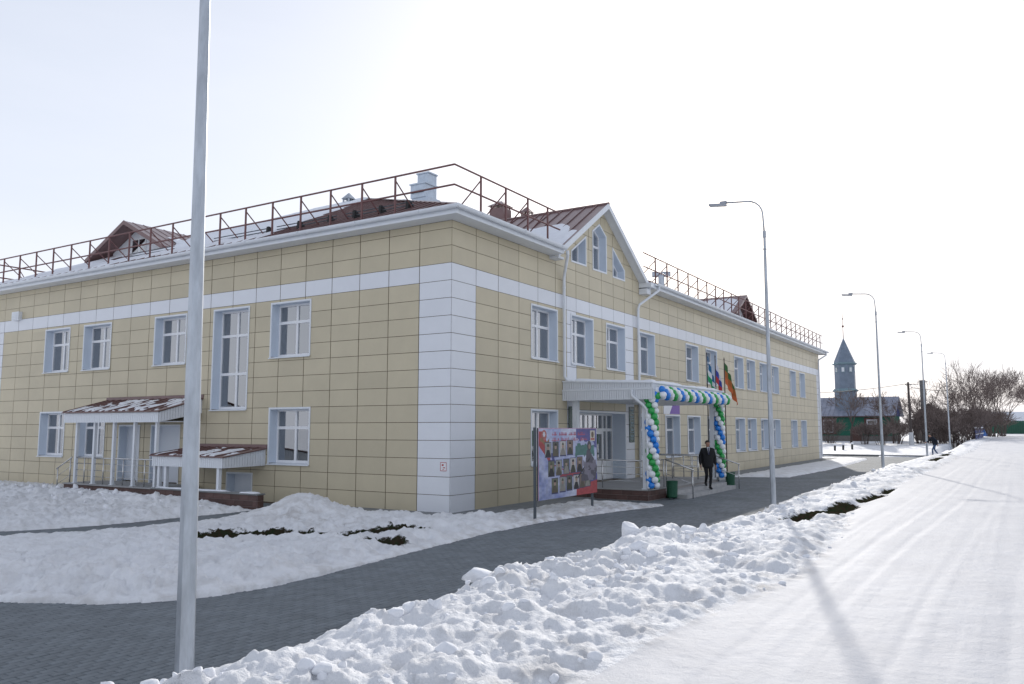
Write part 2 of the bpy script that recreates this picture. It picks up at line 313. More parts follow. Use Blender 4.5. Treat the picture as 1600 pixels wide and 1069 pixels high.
def terrain(x, y):
    """height of the snow, plus soil and dirty-snow amounts"""
    r = rise(y); z = np.full(x.shape, -.09); soil = np.zeros(x.shape); dirt = np.zeros(x.shape)
    en = .10 * fbm(x * .9, y * .9, 3) + .05 * fbm(x * 5, y * 5, 4, 3)
    fine = .035 * fbm(x * 2.6, y * 2.6, 20, 5, .55); fine2 = .016 * fbm(x * 9, y * 9, 26, 3)
    rough = np.clip(.5 + 1.6 * fbm(x * .6, y * .6, 33, 3), 0, 1)
    w, hv = worley(x * 2.7 + .35 * fbm(x * 3, y * 3, 72, 2), y * 2.7 + .35 * fbm(x * 3, y * 3, 75, 2), 2); clod = .42 * sst((.66 - w) / .42) * (hv > .5) * hv
    w2, hv2 = worley(x * 6.5 + 3 + .4 * fbm(x * 7, y * 7, 76, 2), y * 6.5, 6); clod2 = .40 * sst((.66 - w2) / .45) * (hv2 > .35) * hv2
    # lawn between the building and the path
    d = sdpoly(x, y, POLY_A) + .5 * en
    t = .05 * sst(d / .10) + .07 * sst(d / 1.3) * (y < 1) + .02 * sst(d / 1.0) + .10 * sst(d / 2) * fbm(x * .45, y * .45, 9, 3)
    t += .46 * np.exp(-((x + 2.45) / np.where(x > -2.45, .95, 1.2)) ** 2 - ((y + 2.95) / .85) ** 2) + .10 * np.exp(-((x + 2.6) / .9) ** 2 - ((y + 4.4) / 1.3) ** 2)
    t += .16 * np.exp(-((x - 1.5) / 2.2) ** 2 - ((y + 9.2) / 1.6) ** 2) + .06 * np.exp(-((x + 1.6) / 1.6) ** 2 - ((y + 9.5) / 2.4) ** 2)
    t += (fine * 3.4 + fine2 * 4.6 + .010 * fbm(x * 16, y * 16, 28, 3) - .07 * np.maximum(0, .34 - worley(x * 1.35 + 5, y * 1.35, 19)[0]) * 2 + .16 * clod * np.clip(rough * 1.5 - .3, 0, 1) + .10 * clod2 * rough + .10 * np.exp(-((d - .9) / .7) ** 2) * (y < -1) * sst((x + 2.2) / 1.5) * (.6 + 1.4 * fbm(x * 1.1, y * 1.1, 17, 3))) * sst(d / .4) * np.where(x < -2.4, .55, 1)
    t = np.where((y > -.6) & (d > 0), np.minimum(t, .10 + .5 * fine), t)
    z = np.where(d > 0, np.maximum(t, .004), z)
    dirt = np.where(d > 0, .20 + .35 * np.exp(-d / .5) + .55 * np.exp(-((x + 1.2) / 1.6) ** 2 - ((y + 4.0) / .9) ** 2) + .35 * (y > -2) * sst((y + 2) / 2), dirt)
    # shovelled heap in front of the side porch
    d = sdpoly(x, y, POLY_B) + .8 * en
    t = .05 * sst(d / .12) + .09 * sst(d / 1.2) + .15 * np.exp(-((y + 3.1) / 1.25) ** 2) * sst((-5.6 - x) / 2.2) * sst((x + 30) / 8) + .06 * fbm(x * .5, y * .5, 10, 3)
    t += (fine * 3.4 + fine2 * 3.4 + .30 * clod * rough * np.exp(-((y + 3.2) / 1.4) ** 2) + .14 * clod2) * sst(d / .4)
    z = np.where(d > 0, np.maximum(z, np.maximum(t, .004)), z); dirt = np.where(d > 0, .30 * rough, dirt)
    # snow beyond the entrance
    d = sdpoly(x, y, POLY_D) + .6 * en
    z = np.where(d > 0, np.maximum(z, .05 * sst(d / .12) + .05 * sst(d / .8) + fine * .9 + .02), z); dirt = np.where(d > 0, .35, dirt)
    # ploughed bank along the path, then the road
    a = xe(y) + .28 * fbm(y * .45, y * 0 + 2, 41, 3) + .7 * en; b = xr(y) + .25 * fbm(y * .6, y * 0, 43, 3)
    s = (x - a) / (b - a); zr = .50 + r
    amp = np.interp(y, [-30, -12, -6, -3, 0, 3, 8, 20, 40, 60], [.02, .06, .10, .10, .02, -.03, .02, .04, .04, .04])
    prof = zr * sst(s / np.interp(y, [-8, -3, 8, 30], [.36, .5, .62, .5])) + amp * sst(s / .26) * (1 - sst((s - .30) / .62)) * (1 + .55 * fbm(y * .55, x * .4, 51, 3))
    prof = prof + (.22 * np.exp(-((x - 7.95) / .45) ** 2 - ((y + 5.6) / .8) ** 2) + .12 * np.exp(-((x - 7.7) / .5) ** 2 - ((y + 9.6) / 1.3) ** 2)) * sst(s / .2)
    on = sst(s / .14) * (1 - sst((s - .93) / .14))
    w3, h3 = worley(x * 1.05 + .2 * fbm(x * 2, y * 2, 71, 2), y * .95, 12); dips = -.16 * np.maximum(0, .55 - w3) * (h3 > .3)
    cm_ = 1 - .8 * sst((s - .38) / .25); lum = (.24 * cm_ * clod * np.clip(rough * 1.9 - .4, 0, 1.2) + .10 * (.35 + .65 * cm_) * clod2 * np.clip(rough * 1.4 - .1, .05, 1) + dips + fine * 2.8 + fine2 * 2.4 + .11 * fbm(x * .8, y * .6, 61, 3)) * on * np.interp(y, [-5, 10, 60], [1, .8, .6])
    ruts = .006 * vnoise(x * 5.5 + .4 * fbm(y * .12, x * 0, 81, 2), y * .05, 82) + .0045 * vnoise(x * 13 + .8 * fbm(y * .1, x * 0, 85, 2), y * .09, 83) + .012 * fbm(x * .7, y * .4, 84, 3)
    for rx, k in ((11.55, 1), (11.95, 1), (13.25, .8), (14.9, 1), (12.6, .6), (10.95, .7)):
        c = rx + .25 * np.sin(y * .06 + rx) + .1 * np.sin(y * .21); ruts = ruts - .008 * k * np.exp(-((x - c) / .075) ** 2) * (.45 + .9 * (vnoise(y * .5, y * 0 + rx, 88) + .5)) + .003 * k * np.exp(-((x - c - .13) / .05) ** 2)
    road = zr + ruts + .006 * fbm(x * 6, y * 6, 91, 4)
    tb = np.where(s < 1, prof + lum, road); prof = np.where(s > .5, np.maximum(prof, zr + .07 * (1 - sst((s - .86) / .2))), prof); tb = np.where(s < 1.1, prof + lum, road); tb = np.where((s > .94) & (s < 1.1), road + (prof + lum - road) * (1 - sst((s - .94) / .16)), tb)
    E_ = (s > 0) & (y < 57.2 + .3 * en)
    z = np.where(E_, np.maximum(tb, .004), z); dirt = np.where(E_ & (s < 1.02), .22 * rough + .34 * np.exp(-((s - .95) / .08) ** 2) + .22 * (hv2 > .78), dirt); dirt = np.where(E_ & (s >= 1.02), 0.10, dirt)
    # open snow past the side street
    F_ = (y >= 57.2) & (s < 1)
    z = np.where(F_, np.where(x > 6.6, tb, .10 + r + .10 * fbm(x * .12, y * .12, 95, 4) + fine * 1.4 + .05 * sst((y - 58) / 3)), z)
    z = np.where((y >= 57.2) & (s >= 1), road, z)
    dirt = np.where(F_, .25, dirt)
    far = (x < -30) | (y < -24) ; z = np.where(far & (z < 0) , .08 + fine, z)
    z = np.where((x > 17.5) & (y < 400), z + .18 * sst((x - 17.5) / 1.5) + .12 * fbm(x * .5, y * .5, 97, 3) * sst((x - 17.5) / 1.5), z)
    for ax, ay, bx, by, rad in SOIL:
        ex, ey = bx - ax, by - ay; tt = np.clip(((x - ax) * ex + (y - ay) * ey) / (ex * ex + ey * ey), 0, 1)
        dd = np.hypot(x - ax - tt * ex, y - ay - tt * ey) / rad; soil = np.maximum(soil, np.clip(1.22 - dd * .70, 0, 1))
    soil = np.where(soil > .02, soil, 0)
    z = z - .06 * sst((soil - .3) / .4) + .03 * np.maximum(0, soil - .4) * fbm(x * 12, y * 12, 99, 3) * 4
    return z, soil, dirt
def ground_z(x, y): return float(terrain(np.array([float(x)]), np.array([float(y)]))[0][0])

def build_ground():
    cx, cy = CAM[0], CAM[1]; head = math.pi / 2 + R(31.856)
    fine_a = np.arange(-R(46), R(46), .00205); coarse = np.linspace(R(46), 2 * math.pi - R(46), 90)
    ang = head + np.concatenate([fine_a, coarse[:-1] if coarse[-1] >= 2 * math.pi - R(46) else coarse]); na = len(ang)
    rr = np.concatenate([np.geomspace(.5, 4, 40)[:-1], np.geomspace(4, 42, 470)[:-1], np.geomspace(42, 140, 90)[:-1], np.geomspace(140, 3500, 26)]); nr = len(rr)
    A, Q = np.meshgrid(ang, rr); X = (cx + Q * np.cos(A)).ravel(); Y = (cy + Q * np.sin(A)).ravel()
    X = np.append(X, cx); Y = np.append(Y, cy)
    Z, so, di = terrain(X, Y)
    i, j = np.meshgrid(np.arange(nr - 1), np.arange(na), indexing='ij'); jn = (j + 1) % na
    F = np.stack([i * na + j, i * na + jn, (i + 1) * na + jn, (i + 1) * na + j], -1).reshape(-1, 4)[:, ::-1]
    c = na * nr; FT = np.stack([np.full(na, c), np.arange(na), (np.arange(na) + 1) % na], -1)
    fx = X[F].mean(1); fy = Y[F].mean(1); isroad = (fx > xr(fy)) & (fx < 17.5 + .3 * np.sin(fy)) & (fy < 420) & (fy > -120)
    for name, sel, material, tri in (('snow_ground', ~isroad, 'snow', False), ('road', isroad, 'road_snow', True)):
        f = F[sel]; used = np.unique(np.concatenate([f.ravel(), FT.ravel()]) if tri else f.ravel()); mp_ = np.full(len(X), -1); mp_[used] = np.arange(len(used))
        me = bpy.data.meshes.new(name); nv = len(used); q = mp_[f].ravel(); t3 = mp_[FT].ravel() if tri else np.zeros(0, int)
        me.vertices.add(nv); me.vertices.foreach_set('co', np.stack([X[used], Y[used], Z[used]], -1).astype(np.float32).ravel())
        loops = np.concatenate([q, t3]).astype(np.int32); me.loops.add(len(loops)); me.loops.foreach_set('vertex_index', loops)
        nq = len(f); ntri = len(t3) // 3; me.polygons.add(nq + ntri)
        me.polygons.foreach_set('loop_start', np.concatenate([np.arange(nq) * 4, nq * 4 + np.arange(ntri) * 3]).astype(np.int32))
        me.polygons.foreach_set('use_smooth', np.ones(nq + ntri, bool)); me.update(calc_edges=True); me.validate()
        at = me.attributes.new('dirt', 'FLOAT_COLOR', 'POINT'); at.data.foreach_set('color', np.stack([so[used], di[used], di[used] * 0, di[used] * 0 + 1], -1).astype(np.float32).ravel())
        me.materials.append(MATS[material]); o = bpy.data.objects.new(name, me); COL.objects.link(o); tag(o, kind='structure')
build_ground()

# paved path: a bedding sheet, then the pavers themselves where they can be told apart
PATH = [(-34, -19), (6.9, -19), (8.2, -19), (8.2, 57.2), (-34, 57.2), (-34, 50.6), (-.1, 50.6), (-.1, -.2), (-34, -.2)]
mp_path = bpy.data.materials.new('path_far'); mp_path.use_nodes = True
def pathmat():
    n = mp_path.node_tree.nodes; l = mp_path.node_tree.links; b = n['Principled BSDF']; b.inputs['Roughness'].default_value = .82
    geo = n.new('ShaderNodeNewGeometry'); mpv = n.new('ShaderNodeMapping'); mpv.inputs['Rotation'].default_value = (0, 0, R(90)); l.new(geo.outputs['Position'], mpv.inputs['Vector'])
    br = n.new('ShaderNodeTexBrick'); br.inputs['Scale'].default_value = 1; br.inputs['Brick Width'].default_value = .2; br.inputs['Row Height'].default_value = .1; br.inputs['Mortar Size'].default_value = .005
    br.inputs['Color1'].default_value = (.185, .206, .222, 1); br.inputs['Color2'].default_value = (.132, .149, .162, 1); br.inputs['Mortar'].default_value = (.09, .094, .10, 1); l.new(mpv.outputs['Vector'], br.inputs['Vector'])
    q = n.new('ShaderNodeTexNoise'); q.inputs['Scale'].default_value = .6; q.inputs['Detail'].default_value = 6; l.new(geo.outputs['Position'], q.inputs['Vector'])
    r_ = n.new('ShaderNodeMapRange'); r_.inputs['From Min'].default_value = .3; r_.inputs['From Max'].default_value = .7; r_.inputs['To Min'].default_value = .82; r_.inputs['To Max'].default_value = 1.2; l.new(q.outputs['Fac'], r_.inputs['Value'])
    vm = n.new('ShaderNodeVectorMath'); vm.operation = 'SCALE'; l.new(br.outputs['Color'], vm.inputs[0]); l.new(r_.outputs['Result'], vm.inputs['Scale']); l.new(vm.outputs['Vector'], b.inputs['Base Color'])
    bp = n.new('ShaderNodeBump'); bp.inputs['Distance'].default_value = .006; bp.inputs['Strength'].default_value = .5; l.new(br.outputs['Fac'], bp.inputs['Height']); bp.invert = True; l.new(bp.outputs['Normal'], b.inputs['Normal'])
    MATS['path_far'] = mp_path
pathmat()
pm = MB(); pm.add([(x, y, -.012) for x, y in PATH], [tuple(range(len(PATH)))])
path = solo('path', pm, 'path_far', (0, 0, 0), kind='structure')
def build_pavers():
    fw = Vector((-math.sin(R(31.856)), math.cos(R(31.856)), 0)); rt = Vector((math.cos(R(31.856)), math.sin(R(31.856)), 0)); L, W, g = .2, .1, .0035; cells = []
    xs = np.arange(-9, 8.0, W); ys = np.arange(-18.4, -1.5, L)
    along = np.array([(x + W / 2, y + L / 2 + (.1 if int(round((x + 9) / W)) % 2 else 0), 0) for x in xs for y in ys])
    xs2 = np.arange(-9, 1.6, L); ys2 = np.arange(-18.4, -11.6, W)
    across = np.array([(x + L / 2 + (.1 if int(round((y + 18.4) / W)) % 2 else 0), y + W / 2, 1) for x in xs2 for y in ys2])
    def left_area(x, y): return (x < 1.5 - .0 * y) & (y < -11.7)
    al = along[~left_area(along[:, 0], along[:, 1])]; ac = across[left_area(across[:, 0], across[:, 1]) & (across[:, 0] < 1.38)]
    P = np.concatenate([al, ac]); v = P[:, :2] - np.array(CAM[:2]); dep = v @ np.array(fw[:2]); lat = v @ np.array(rt[:2])
    tz = terrain(P[:, 0], P[:, 1])[0]
    keep = (dep > 3) & (np.abs(lat) < .70 * dep + 1.5) & (dep < 19) & (tz < .07) & (P[:, 1] > -18.3) & (P[:, 0] < 7.6)
    P = P[keep]; dep = dep[keep]; lat = lat[keep]; inview = np.abs(lat) < .62 * dep
    order = np.argsort(dep + np.where(inview, 0, 50) + np.where(dep * 0 + 1.0 * dep < 7.6, 30, 0)); P = P[order]
    rng = np.random.default_rng(3)
    def geo(a, b):
        m = MB(); c = .006
        m.add([(-a, -b, -.03), (a, -b, -.03), (a, b, -.03), (-a, b, -.03), (-a, -b, -c), (a, -b, -c), (a, b, -c), (-a, b, -c), (-a + c, -b + c, 0), (a - c, -b + c, 0), (a - c, b - c, 0), (-a + c, b - c, 0)],
              [(0, 1, 5, 4), (1, 2, 6, 5), (2, 3, 7, 6), (3, 0, 4, 7), (4, 5, 9, 8), (5, 6, 10, 9), (6, 7, 11, 10), (7, 4, 8, 11), (8, 9, 10, 11)]); return m
    ms = []
    for k, (a, b) in enumerate(((W / 2 - g, L / 2 - g), (L / 2 - g, W / 2 - g))):
        me = geo(a, b).mesh('paver'); me.materials.append(MATS['paver']); ms.append((me, np.array(geo(a, b).v), geo(a, b).f))
    rest = MB()
    for n_, (x, y, k) in enumerate(P):
        k = int(k); z = .002 + rng.normal(0, .0016)
        if n_ < 300: inst('paver', ms[k][0], path, (x, y, z), (rng.normal(0, .006), rng.normal(0, .006), 0))
        else:
            t = ms[k][1] + (x, y, z) + np.outer(ms[k][1][:, 0], (0, 0, 1)) * rng.normal(0, .012); rest.add(t.tolist(), ms[k][2])
    part('paver', rest, 'paver', path, kind='stuff'); print('pavers', len(P))
build_pavers()
# concrete apron round the building, kerb of the side street
ap = MB(); ap.box(0, -1.0, -.2, 1.12, 50.4, .028); ap.box(-5.4, -1.0, -.2, 0, 0, .028)
solo('apron', ap, 'concrete', (0, 0, 0), kind='structure')
kb = MB()
for k in range(36): kb.box(-28 + k, 57.12, -.1, -28 + k + .985, 57.30, .14)
solo('kerb', kb, 'concrete', (0, 0, 0), kind='structure')

# ================================================================== BUILDING
BX, BY, EV = -25.3, 49.6, .55       # far ends of the two fronts, eave overhang
B = thing('school_building', (0, 0, 0), 'long two-storey cream panelled building with white corner strips and brown hip roof', 'building')
TL = lambda u, v, w=0: (u, -w, v)   # left front: u = x, w outward (-Y)
TR = lambda u, v, w=0: (w, u, v)    # right front: u = y, w outward (+X)
def wmod(u0, v0, u1, v1): return rect(u0, v0, u1, v1)
WL = [(-20.75, 4.62, -19.02, 6.36), (-17.96, 4.62, -16.2, 6.36), (-13.41, 4.62, -11.66, 6.36), (-7.25, 4.62, -5.52, 6.37), (-7.2, 1.21, -5.44, 2.95), (-20.8, 1.23, -19.05, 2.96), (-18.05, 1.23, -16.3, 2.95)]
TALL = (-10.11, 2.96, -8.38, 6.37)
DL = [(-15.3, .40, -14.1, 2.42), (-13.35, .40, -11.78, 2.42)]; DB = (-9.16, -.6, -7.98, .85)
WR = [(a, 4.61, a + 1.70, 6.35) for a in (4.43, 7.22, 10.13, 13.27, 18.96, 21.9, 26.75, 29.2, 32.0, 34.85, 39.7, 42.6)]
WR += [(4.40, 1.15, 6.12, 2.91)] + [(a, 1.07, a + 1.76, 2.90) for a in (13.14, 16.12, 18.98, 21.9, 26.67, 29.07, 31.9, 34.8, 39.6, 42.55)]
ENT = (7.25, .36, 11.75, 2.92)
YG, GH, GZ0, GS = 9.72, 3.66, 8.50, .640           # gable centre, half width, foot height, slope
GW = [[(7.28, 8.34), (8.38, 8.36), (8.38, 9.38), (7.28, 8.68)], [(9.02, 8.34), (10.15, 8.36), (10.15, 9.77), (9.58, 10.12), (9.02, 9.77)], [(10.80, 8.33), (11.86, 8.34), (11.86, 8.71), (10.80, 9.39)]]
ZT = 8.22
holesL = [wmod(*w) for w in WL + [TALL] + DL + [DB]]; holesR = [wmod(*w) for w in WR + [ENT]] + GW
# load-bearing wall behind the cladding, also what shows in the joints
def wall_of(polys, T, w0, w1):
    m = MB()
    for p in polys:
        a = [T(u, v, w1) for u, v in p]; b = Vector(T(0, 0, w0)) - Vector(T(0, 0, w1)); m.prism(a, b)
    return m
wl = part('wall', wall_of(sub_all([rect(BX, -.9, -.0135, ZT + .2)], holesL), TL, -.40, -.013), 'joint', B)
gable_poly = [(YG - GH, ZT), (YG + GH, ZT), (YG + GH, GZ0), (YG, GZ0 + GS * GH), (YG - GH, GZ0)]
wr_ = part('wall', wall_of(sub_all([rect(.405, -.3, BY, ZT), gable_poly], holesR), TR, -.40, -.013), 'joint', B)
bk = MB(); bk.box(BX, BY - .3, -.3, -.4, BY, ZT + .2); bk.box(BX, 0.4, -.3, BX + .3, BY - .3, ZT + .2); bk.box(BX + .3, .4, -.4, -.4, BY - .3, -.3); bk.box(BX + .3, .4, 3.4, -.4, BY - .3, 3.6); bk.box(BX + .3, 5.2, -.3, -5.2, 5.4, 3.4); bk.box(BX + .3, 5.2, 3.6, -5.2, 5.4, ZT); bk.box(-5.4, 5.4, -.3, -5.2, BY - .3, 3.4); bk.box(-5.4, 5.4, 3.6, -5.2, BY - .3, ZT)
part('inner_wall', bk, 'interior', B)
# cladding panels
PAN = []
def cladding(T, ulen_lo, ulen_hi, holes, white, side, ztop, bound=None, zlo=0.0):
    zs = []; z = zlo
    us = []
    n = int(round((ulen_hi - ulen_lo) / 1.125)); du = (ulen_hi - ulen_lo) / n
    gap = .0105; z = zlo
    while z < ztop - .02:
        z1 = min(z + .5, ztop)
        for k in range(n):
            u0, u1 = ulen_lo + k * du, ulen_lo + (k + 1) * du
            p = rect(u0 + gap * 1.3, z + gap * .75, u1 - gap * 1.3, z1 - gap * .75)
            if bound: 
                for a, b, c in bound: p = clip(p, a, b, c) if len(p) > 2 else p
                if len(p) < 3 or abs(area(p)) < .004: continue
            ps = [q for q in sub_all([p], holes) if abs(area(q)) > .003]
            if not ps: continue
            m = MB()
            ta, tb, tw_ = random.gauss(0, .0022), random.gauss(0, .0022), random.uniform(-.001, .001)
            for q in ps:
                k_ = len(q); m.add([T(u, v, -.0128) for u, v in q] + [T(u, v, tw_ + ta * (u - u0 - du / 2) + tb * (v - z - .25)) for u, v in q], [tuple(range(k_)), tuple(range(k_, 2 * k_))] + [(i_, (i_ + 1) % k_, k_ + (i_ + 1) % k_, k_ + i_) for i_ in range(k_)])
            c = T((u0 + u1) / 2, (z + z1) / 2, 0); dist = (Vector(c) - Vector(CAM)).length; ar = sum(abs(area(q)) for q in ps)
            cosv = abs((Vector(c) - Vector(CAM)).normalized().dot(Vector(T(0, 0, 1)) ))
            PAN.append((ar * cosv / dist ** 2, m, 'panel_white' if white(u0, u1, z) else 'panel_cream', side))
        z = z1
cladding(TL, BX, -.003, holesL, lambda a, b, z: 6.4 < z < 6.6 or (z < 6.9 and (b > -.6 or a < BX + .6)), wl, ZT)
pil = lambda a, b: False
def white_r(a, b, z): return 6.4 < z < 6.6 or (z < 6.9 and (a < .6 or b > BY - .6))
cladding(TR, .003, 6.06, holesR, white_r, wr_, ZT)
GB = [(GS, -1, GZ0 - GS * (YG - GH)), (-GS, -1, GZ0 + GS * (YG + GH))]
# entrance bay: two narrow white strips frame the doorway
def strip_white(lo, hi): return lambda a, b, z: 6.4 < z < 6.6 or z < 6.4
for lo, hi, wf in ((6.06, 6.86, white_r), (6.86, 7.6, lambda a, b, z: z < 6.9), (7.6, 11.86, white_r), (11.86, 12.7, lambda a, b, z: z < 6.9), (12.7, 13.38, white_r)):
    cladding(TR, lo, hi, holesR, wf, wr_, 11.2, bound=GB)
cladding(TR, 13.38, BY, holesR, white_r, wr_, ZT)
PAN.sort(key=lambda t: -t[0])
for i, (a, m, mt, sd_) in enumerate(PAN[:300]): part('panel', m, mt, sd_)
for mt in ('panel_white', 'panel_cream'):
    for sd_ in (wl, wr_):
        mm = MB()
        for a, m, t, s in PAN[300:]:
            if t == mt and s is sd_: mm.add(m.v, m.f)
        if mm.v: part('panel', mm, mt, sd_, kind='stuff')
print('panels', len(PAN))

# windows -----------------------------------------------------------
def bar(m, T, u0, v0, u1, v1, w0, w1):
    m.prism([T(u0, v0, w0), T(u1, v0, w0), T(u1, v1, w0), T(u0, v1, w0)], Vector(T(0, 0, w1 - w0)))
def window(T, r, rows=(.34,), dep=.30, cur=1, mull=.5):
    u0, v0, u1, v1 = r; t = .012; m = MB()
    bar(m, T, u0 + .001, v0 + .03, u0 + t, v1 - t, -dep - .1, .010); bar(m, T, u1 - t, v0 + .03, u1 - .001, v1 - t, -dep - .1, .010); bar(m, T, u0 + .001, v1 - t, u1 - .001, v1 - .001, -dep - .1, .010)
    w = part('window', m, 'reveal', B)
    m = MB(); e = .055; bar(m, T, u0 - e, v0, u0 - .0005, v1 + e, .002, .022); bar(m, T, u1 + .0005, v0, u1 + e, v1 + e, .002, .022); bar(m, T, u0, v1 + .0005, u1, v1 + e, .0025, .0215)
    part('trim', m, 'white_metal', w)
    m = MB(); m.prism([T(u0 - .07, v0 - .018, .055), T(u0 - .07, v0 + .006, .055), T(u0 - .07, v0 + .03, -dep), T(u0 - .07, v0 + .01, -dep)], Vector(T(u1 - u0 + .14, 0, 0)))
    m = MB(); a = [T(u0 + .002, v0 + .028, -dep), T(u1 - .002, v0 + .028, -dep), T(u1 - .002, v0 + .001, .06), T(u0 + .002, v0 + .001, .06)]; m.prism(a, Vector((0, 0, -.022))); bar(m, T, u0 - .06, v0 - .035, u1 + .06, v0 - .003, .024, .07)
    part('sill', m, 'white_metal', w)
    f = .06; d0, d1 = -dep - .05, -dep + .01; m = MB(); a0, a1, b0, b1 = u0 + t, u1 - t, v0 + .03, v1 - t
    bar(m, T, a0, b0, a0 + f, b1, d0, d1); bar(m, T, a1 - f, b0, a1, b1, d0, d1); bar(m, T, a0 + f, b0, a1 - f, b0 + f + .02, d0, d1); bar(m, T, a0 + f, b1 - f, a1 - f, b1, d0, d1)
    um = a0 + (a1 - a0) * mull; bar(m, T, um - .042, b0 + f + .02, um + .042, b1 - f, d0 + .001, d1 + .004)
    vs_ = [b1 - f]
    for k in rows:
        vv = b1 - (b1 - b0) * k; bar(m, T, a0 + f, vv - .05, um - .042, vv + .04, d0 + .002, d1 + .007); bar(m, T, um + .042, vv - .05, a1 - f, vv + .04, d0 + .002, d1 + .007); vs_.append(vv)
    vs_.append(b0 + f + .02); part('frame', m, 'white_plastic', w)
    for i in range(len(vs_) - 1):
        top = vs_[i] - (.05 if i else 0); bot = vs_[i + 1] + (.04 if i < len(vs_) - 2 else 0)
        for q0, q1 in ((a0 + f, um - .042), (um + .042, a1 - f)):
            m = MB(); bar(m, T, q0, bot, q1, top, d0 + .02, d0 + .03); part('pane', m, 'glass', w)
    # curtains hanging inside
    rnd = random.Random(hash((round(u0, 2), round(v0, 2))))
    for q0, q1 in ([(a0, a0 + rnd.uniform(.25, .6)), (a1 - rnd.uniform(.25, .6), a1)] if cur == 1 else [(a0 + .02, a1 - .02)]):
        m = MB(); n = max(4, int((q1 - q0) / .04)); P = [(q0 + (q1 - q0) * i / n, -dep - .18 + .025 * math.sin(i * 1.9 + u0)) for i in range(n + 1)]
        for i in range(n): m.add([T(P[i][0], b0 - .1, P[i][1]), T(P[i + 1][0], b0 - .1, P[i + 1][1]), T(P[i + 1][0], b1 + .05, P[i + 1][1]), T(P[i][0], b1 + .05, P[i][1])], [(0, 1, 2, 3)])
        part('curtain', m, 'curtain', w)
    return w
for i, r in enumerate(WL): window(TL, r, cur=1 if i % 3 else 2)
window(TL, TALL, rows=(.255, .645), cur=0 if False else 1)
for i, r in enumerate(WR): window(TR, r, cur=(1, 2, 1, 1)[i % 4])
# gable windows: polygonal
for g in GW:
    c = (sum(p[0] for p in g) / len(g), sum(p[1] for p in g) / len(g))
    def sc(k, d=0):
        out = []; n = len(g)
        for i in range(n):
            p0, p, p1 = Vector(g[i - 1]), Vector(g[i]), Vector(g[(i + 1) % n]); n0 = Vector(((p - p0).y, -(p - p0).x)).normalized(); n1 = Vector(((p1 - p).y, -(p1 - p).x)).normalized()
            bis = (n0 + n1); bis = bis / (1 + n0.dot(n1)); out.append(p + bis * k)
        return out
    def ringf(m, ka, kb, w0, w1):
        A, Bp = sc(ka), sc(kb); n = len(g)
        for i in range(n):
            j = (i + 1) % n; m.prism([TR(A[i].x, A[i].y, w0), TR(A[j].x, A[j].y, w0), TR(Bp[j].x, Bp[j].y, w0), TR(Bp[i].x, Bp[i].y, w0)], Vector((w1 - w0, 0, 0)))
    m = MB(); ringf(m, -.001, -.012, -.36, .012); w = part('window', m, 'reveal', B)
    m = MB(); ringf(m, -.0005, .055, .002, .022); part('trim', m, 'white_metal', w)
    m = MB(); ringf(m, -.012, -.07, -.34, -.28)
    if len(g) == 5: bar(m, TR, 9.09, 9.30, 10.08, 9.38, -.341, -.275)
    part('frame', m, 'white_plastic', w)
    A = sc(-.06); m = MB(); m.prism([TR(p.x, p.y, -.32) for p in A], Vector((.01, 0, 0))); part('pane', m, 'glass', w)
# attic floor and dark space behind the gable glass comes from the closed roof

# doors on the left front ---------------------------------------------
for (u0, v0, u1, v1), hd in zip(DL + [DB], (1, 1, 0)):
    m = MB(); t = .012
    bar(m, TL, u0 + .001, v0, u0 + t, v1 - t, -.34, .010); bar(m, TL, u1 - t, v0, u1 - .001, v1 - t, -.34, .010); bar(m, TL, u0 + .001, v1 - t, u1 - .001, v1 - .001, -.34, .010)
    d = part('door', m, 'reveal', B)
    m = MB(); e = .05; bar(m, TL, u0 - e, v0, u0 - .0005, v1 + e, .002, .022); bar(m, TL, u1 + .0005, v0, u1 + e, v1 + e, .002, .022); bar(m, TL, u0, v1 + .0005, u1, v1 + e, .0025, .0215); part('trim', m, 'white_metal', d)
    m = MB(); bar(m, TL, u0 + t, v0 + .02, u1 - t, v1 - t, -.33, -.29); bar(m, TL, u0 + .1, v0 + .12, u1 - .1, v1 - .12, -.29, -.282); part('leaf', m, 'door_white', d)
    if hd: m = MB(); m.tube([TL(u1 - .12, v0 + 1.0, -.28), TL(u1 - .12, v0 + 1.0, -.23), TL(u1 - .24, v0 + 1.0, -.23)], .012); part('handle', m, 'steel', d)

# entrance glazing ------------------------------------------------------
u0, v0, u1, v1 = ENT; dp = -.62
m = MB(); t = .015
bar(m, TR, u0 + .001, v0, u0 + t, v1 - t, dp - .1, .012); bar(m, TR, u1 - t, v0, u1 - .001, v1 - t, dp - .1, .012); bar(m, TR, u0 + .001, v1 - t, u1 - .001, v1 - .001, dp - .1, .012)
ed = part('entrance_glazing', m, 'reveal', B)
m = MB(); e = .07; bar(m, TR, u0 - e, v0, u0 - .0005, v1 + e, .002, .024); bar(m, TR, u1 + .0005, v0, u1 + e, v1 + e, .002, .024); bar(m, TR, u0, v1 + .0005, u1, v1 + e, .0025, .0235); part('trim', m, 'white_metal', ed)
m = MB(); cols = [u0 + t, 8.75, 9.05, 9.32, 10.95 - .55, 11.1, u1 - t]; zt = 2.28
cols = [u0 + t, 8.55, 8.85, 9.25, 10.05, 10.85, 11.2, u1 - t]
bar(m, TR, u0 + t, v0, u1 - t, v0 + .07, dp, dp + .07); bar(m, TR, u0 + t, v1 - t - .07, u1 - t, v1 - t, dp, dp + .07); bar(m, TR, u0 + t, zt - .06, u1 - t, zt + .06, dp, dp + .072)
for c in cols: bar(m, TR, max(u0 + t, c - .04), v0 + .07, min(u1 - t, c + .04), v1 - t - .07, dp + .001, dp + .078)
part('frame', m, 'white_plastic', ed)
